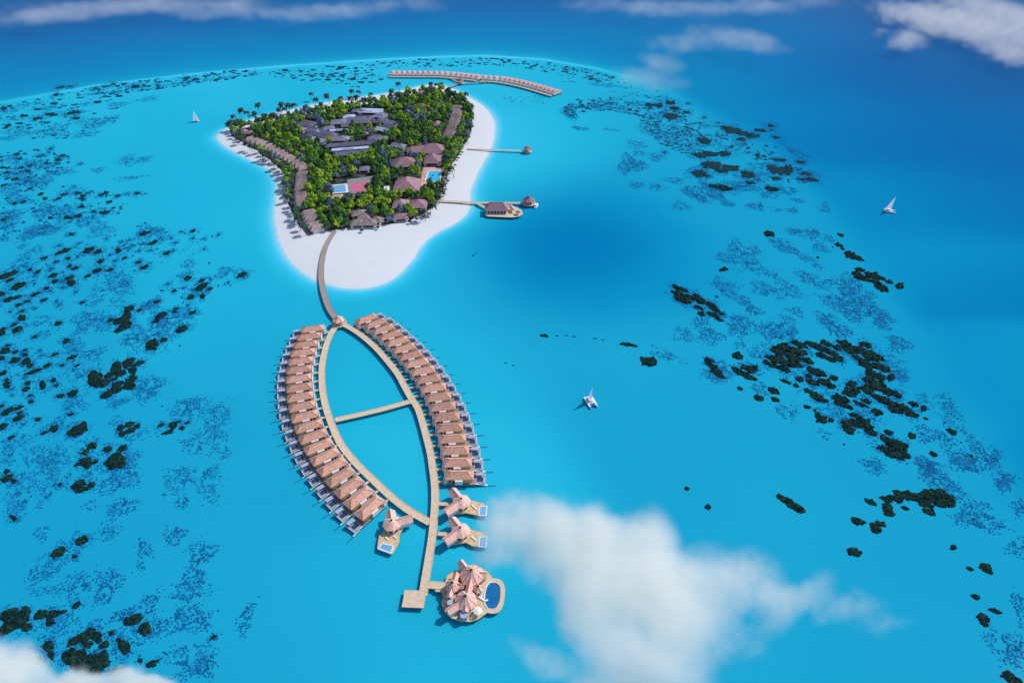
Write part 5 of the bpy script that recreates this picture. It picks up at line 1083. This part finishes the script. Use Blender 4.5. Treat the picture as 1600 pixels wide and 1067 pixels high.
for Z, lb, pts in CL:
    for e in pts[::2] if Z is not E3 and Z is not E2 else (): x, y, a_, b_, dg = zp(Z, e); SP[AB].append((x, y, a_ * 1.3 + 1, b_ * 1.5 + 1, 0, dg))
g2 = np.random.default_rng(77); VV, FF, off = [], [], 0
for Z, l_ in SP.items():
    for e in l_:
        x, y, a_, b_ = Z[0] + e[0] / Z[2], Z[1] + e[1] / Z[2], e[2] / Z[2], e[3] / Z[2]; dn = len(e) > 4 and e[4] == D; dg = e[5] if len(e) > 5 else Z[3]
        c, u, v = ell(x, y, a_ * 1.12, b_ * 1.12, dg); area = math.pi * u.length * v.length; pxm = scale_at(c)
        r0 = max(0.50 if dn else 0.40, (0.85 if dn else 0.7) / pxm); n_ = int(min(1500, area * (1.0 if dn else 0.62) / (math.pi * r0 * r0 * 0.75)))
        t = g2.uniform(0, 6.283, n_); q_ = np.where(g2.random(n_) < 0.35, np.minimum(1.35, np.abs(g2.normal(0.75, 0.3, n_))), np.sqrt(g2.random(n_)))
        wob = 1 + 0.25 * np.sin(3 * t + x) + 0.15 * np.sin(5 * t + y); q_ = q_ * wob
        X_ = c.x + u.x * q_ * np.cos(t) + v.x * q_ * np.sin(t); Y_ = c.y + u.y * q_ * np.cos(t) + v.y * q_ * np.sin(t)
        ok = np.array([mnoise.noise((xx * 0.22, yy * 0.22, 3.0)) > (-0.46 if dn else -0.28) for xx, yy in zip(X_, Y_)], bool)
        X_, Y_ = X_[ok], Y_[ok]; n_ = len(X_)
        if not n_: continue
        r_ = r0 * g2.uniform(0.55, 1.35, n_); w_ = r_ * g2.uniform(0.5, 1.0, n_); an = g2.uniform(0, 3.14, n_); h_ = g2.uniform(0.08, 0.18, n_); vs_ = []
        for zz_, f_ in ((-0.05, 1.0), (None, 0.7)):
            for i in range(6):
                q2 = 2 * math.pi * i / 6; xx, yy = r_ * f_ * math.cos(q2), w_ * f_ * math.sin(q2)
                vs_.append(np.stack([X_ + xx * np.cos(an) - yy * np.sin(an), Y_ + xx * np.sin(an) + yy * np.cos(an), np.full(n_, -0.05) if zz_ is not None else h_], -1))
        VV.append(np.stack(vs_, 1).reshape(-1, 3)); b0 = off + np.arange(n_)[:, None] * 12
        fq = [(i, (i + 1) % 6, 6 + (i + 1) % 6, 6 + i) for i in range(6)] + [(6, 7, 8, 9), (6, 9, 10, 11)]
        FF.append((b0[:, :, None] + np.array(fq)[None]).reshape(-1, 4)); off += n_ * 12
me_ = bpy.data.meshes.new("speckled_coral"); np_mesh(me_, np.concatenate(VV), np.concatenate(FF)); me_.materials.append(M['speck'])
o = bpy.data.objects.new("speckled_coral", me_); col.objects.link(o); tag(o, "blue speckled coral ground cover in loose patches over the shallow lagoon", None, None, 'stuff')

# ---------------------------------------------------------------- clouds below and before the camera
def cloud(puffs, z, thick, dens, label, seed=0.0, nscale=0.06, amp=1.0, sharp=2.2):
    """one cloud: a closed lumpy shell round flattened puffs, filled with uneven vapour. puffs: px, py, rx, ry in photo pixels"""
    L = []
    for px, py, rx, ry, *wt in puffs:
        c = W(px, py, z); sx = rx / scale_at(c); sy = (W(px, py - ry, z) - W(px, py + ry, z)).length / 2; L.append((c, sx, sy, thick * min(1.0, 0.5 + sx / 60), wt[0] if wt else 1.0))
    o0 = L[0][0].copy(); mb = MB(); V, Fc = ico()
    import bmesh
    bm_ = bmesh.new()
    av = sum(s[1] for s in L) / len(L)
    for c, sx, sy, sz, wt in L:
        bmesh.ops.create_icosphere(bm_, subdivisions=3, radius=1.0, matrix=Matrix.Translation(c - o0) @ Matrix.Diagonal((sx + 0.22 * av, sy + 0.22 * av, sz * 1.15, 1)))
    me_ = bpy.data.meshes.new("cloud"); bm_.to_mesh(me_); bm_.free(); o = bpy.data.objects.new("cloud", me_); col.objects.link(o); o.location = o0
    if len(L) > 1:
        rm = o.modifiers.new("remesh", 'REMESH'); rm.mode = 'VOXEL'; rm.voxel_size = max(0.6, min(s[1] for s in L) * 0.12); rm.use_smooth_shade = True
    m = bpy.data.materials.new("vapour"); m.use_nodes = True; n = m.node_tree.nodes; l = m.node_tree.links; n.remove(n["Principled BSDF"])
    tc = n.new("ShaderNodeTexCoord"); P0 = tc.outputs["Object"]
    # swirl the lookup position so that edges curl
    nw = n.new("ShaderNodeTexNoise"); nw.inputs["Scale"].default_value = nscale * 0.9; nw.inputs["Detail"].default_value = 4; mo = n.new("ShaderNodeVectorMath"); mo.operation = 'ADD'; mo.inputs[1].default_value = (seed * 31, seed * 17, seed * 7); l.new(P0, mo.inputs[0]); l.new(mo.outputs[0], nw.inputs["Vector"])
    sb = n.new("ShaderNodeVectorMath"); sb.operation = 'SUBTRACT'; l.new(nw.outputs["Color"], sb.inputs[0]); sb.inputs[1].default_value = (0.5, 0.5, 0.5)
    wa = n.new("ShaderNodeVectorMath"); wa.operation = 'MULTIPLY'; l.new(sb.outputs[0], wa.inputs[0]); wa.inputs[1].default_value = (av * 1.25 * amp, av * 1.25 * amp, thick * 0.3)
    pw = n.new("ShaderNodeVectorMath"); pw.operation = 'ADD'; l.new(P0, pw.inputs[0]); l.new(wa.outputs[0], pw.inputs[1])
    tot = None
    for c, sx, sy, sz, wt in L:
        a1 = n.new("ShaderNodeVectorMath"); a1.operation = 'SUBTRACT'; l.new(pw.outputs[0], a1.inputs[0]); a1.inputs[1].default_value = c - o0
        a2 = n.new("ShaderNodeVectorMath"); a2.operation = 'DIVIDE'; l.new(a1.outputs[0], a2.inputs[0]); a2.inputs[1].default_value = (sx, sy, sz)
        a3 = n.new("ShaderNodeVectorMath"); a3.operation = 'DOT_PRODUCT'; l.new(a2.outputs[0], a3.inputs[0]); l.new(a2.outputs[0], a3.inputs[1])
        a4 = n.new("ShaderNodeMath"); a4.operation = 'SUBTRACT'; a4.use_clamp = True; a4.inputs[0].default_value = 1.0; l.new(a3.outputs["Value"], a4.inputs[1])
        a5 = n.new("ShaderNodeMath"); a5.operation = 'MULTIPLY_ADD'; l.new(a4.outputs[0], a5.inputs[0]); a5.inputs[1].default_value = -wt; a5.inputs[2].default_value = 1.0
        if tot is None: tot = a5.outputs[0]
        else:
            mx = n.new("ShaderNodeMath"); mx.operation = 'MULTIPLY'; l.new(tot, mx.inputs[0]); l.new(a5.outputs[0], mx.inputs[1]); tot = mx.outputs[0]
    iv = n.new("ShaderNodeMath"); iv.operation = 'SUBTRACT'; iv.inputs[0].default_value = 1.0; l.new(tot, iv.inputs[1]); tot = iv.outputs[0]
    nd_ = n.new("ShaderNodeTexNoise"); nd_.inputs["Scale"].default_value = nscale * 1.8; nd_.inputs["Detail"].default_value = 5; nd_.inputs["Roughness"].default_value = 0.68; l.new(mo.outputs[0], nd_.inputs["Vector"])
    e1 = n.new("ShaderNodeMath"); e1.operation = 'MULTIPLY_ADD'; l.new(nd_.outputs["Fac"], e1.inputs[0]); e1.inputs[1].default_value = 2.4; e1.inputs[2].default_value = -1.36
    e2 = n.new("ShaderNodeMath"); e2.operation = 'ADD'; l.new(tot, e2.inputs[0]); l.new(e1.outputs[0], e2.inputs[1])
    e2b = n.new("ShaderNodeMath"); e2b.operation = 'MULTIPLY'; e2b.use_clamp = True; l.new(e2.outputs[0], e2b.inputs[0]); l.new(tot, e2b.inputs[1])
    e3 = n.new("ShaderNodeMath"); e3.operation = 'POWER'; l.new(e2b.outputs[0], e3.inputs[0]); e3.inputs[1].default_value = 1.3
    e4 = n.new("ShaderNodeMath"); e4.operation = 'MULTIPLY'; l.new(e3.outputs[0], e4.inputs[0]); e4.inputs[1].default_value = dens
    pv = n.new("ShaderNodeVolumePrincipled"); pv.inputs["Color"].default_value = (1.0, 0.997, 0.975, 1); pv.inputs["Anisotropy"].default_value = 0.0; l.new(e4.outputs[0], pv.inputs["Density"])
    l.new(pv.outputs[0], n["Material Output"].inputs["Volume"])
    o.data.materials.append(m); return tag(o, label, "cloud", None, 'stuff')
cloud([(820,826,92,58),(770,850,50,50,.6),(900,850,120,85),(985,905,140,100),(1050,955,110,95),(940,960,90,70),(1115,905,90,50,.8),(1015,838,60,52),(1000,1050,150,70),(1185,915,60,40,.75),(1210,950,56,34,.7),(1262,932,52,28,.62),(1305,968,48,24,.55),(1352,958,50,20,.5),(1398,980,36,14,.45),(1165,1000,60,34,.45),(845,1030,60,36,.6)], 120, 15, 0.40, "large soft white cloud over the lagoon beside the great residence", 0.3, 0.07)
cloud([(15,1062,70,48),(110,1082,70,40),(195,1074,66,34),(240,1082,50,24),(-60,1050,90,60)], 115, 11, 1.3, "low white cloud bank in the corner over the biggest dark reef", 1.7, 0.10)
cloud([(1450,30,90,36),(1540,45,100,50),(1600,30,110,60),(1420,60,50,16),(1575,85,50,24),(1400,70,28,9)], 16, 11, 0.042, "bright cloud low over the ocean at the far corner", 2.9, 0.028)
cloud([(1130,58,90,24),(1060,70,60,16),(1185,68,45,20)], 24, 12, 0.013, "faint oval wisp of cloud between the far reef and the bright corner cloud", 4.1, 0.03)
cloud([(1035,100,45,22),(1000,118,55,16),(1030,130,70,12)], 22, 10, 0.014, "faint wisp of cloud touching the far end of the reef edge", 5.3, 0.035)
cloud([(60,22,90,20),(150,14,90,20),(240,8,100,20),(350,12,110,20),(455,22,95,17),(540,16,90,16),(640,6,80,13,.8)], 24, 11, 0.015, "long thin band of haze-like cloud along the top of the ocean", 6.6, 0.02)
cloud([(930,6,70,12,.8),(1010,12,80,16),(1100,14,80,16),(1190,10,70,14),(1270,4,70,12,.8)], 24, 11, 0.013, "short thin haze-like cloud between the long band and the bright corner cloud", 7.7, 0.02)
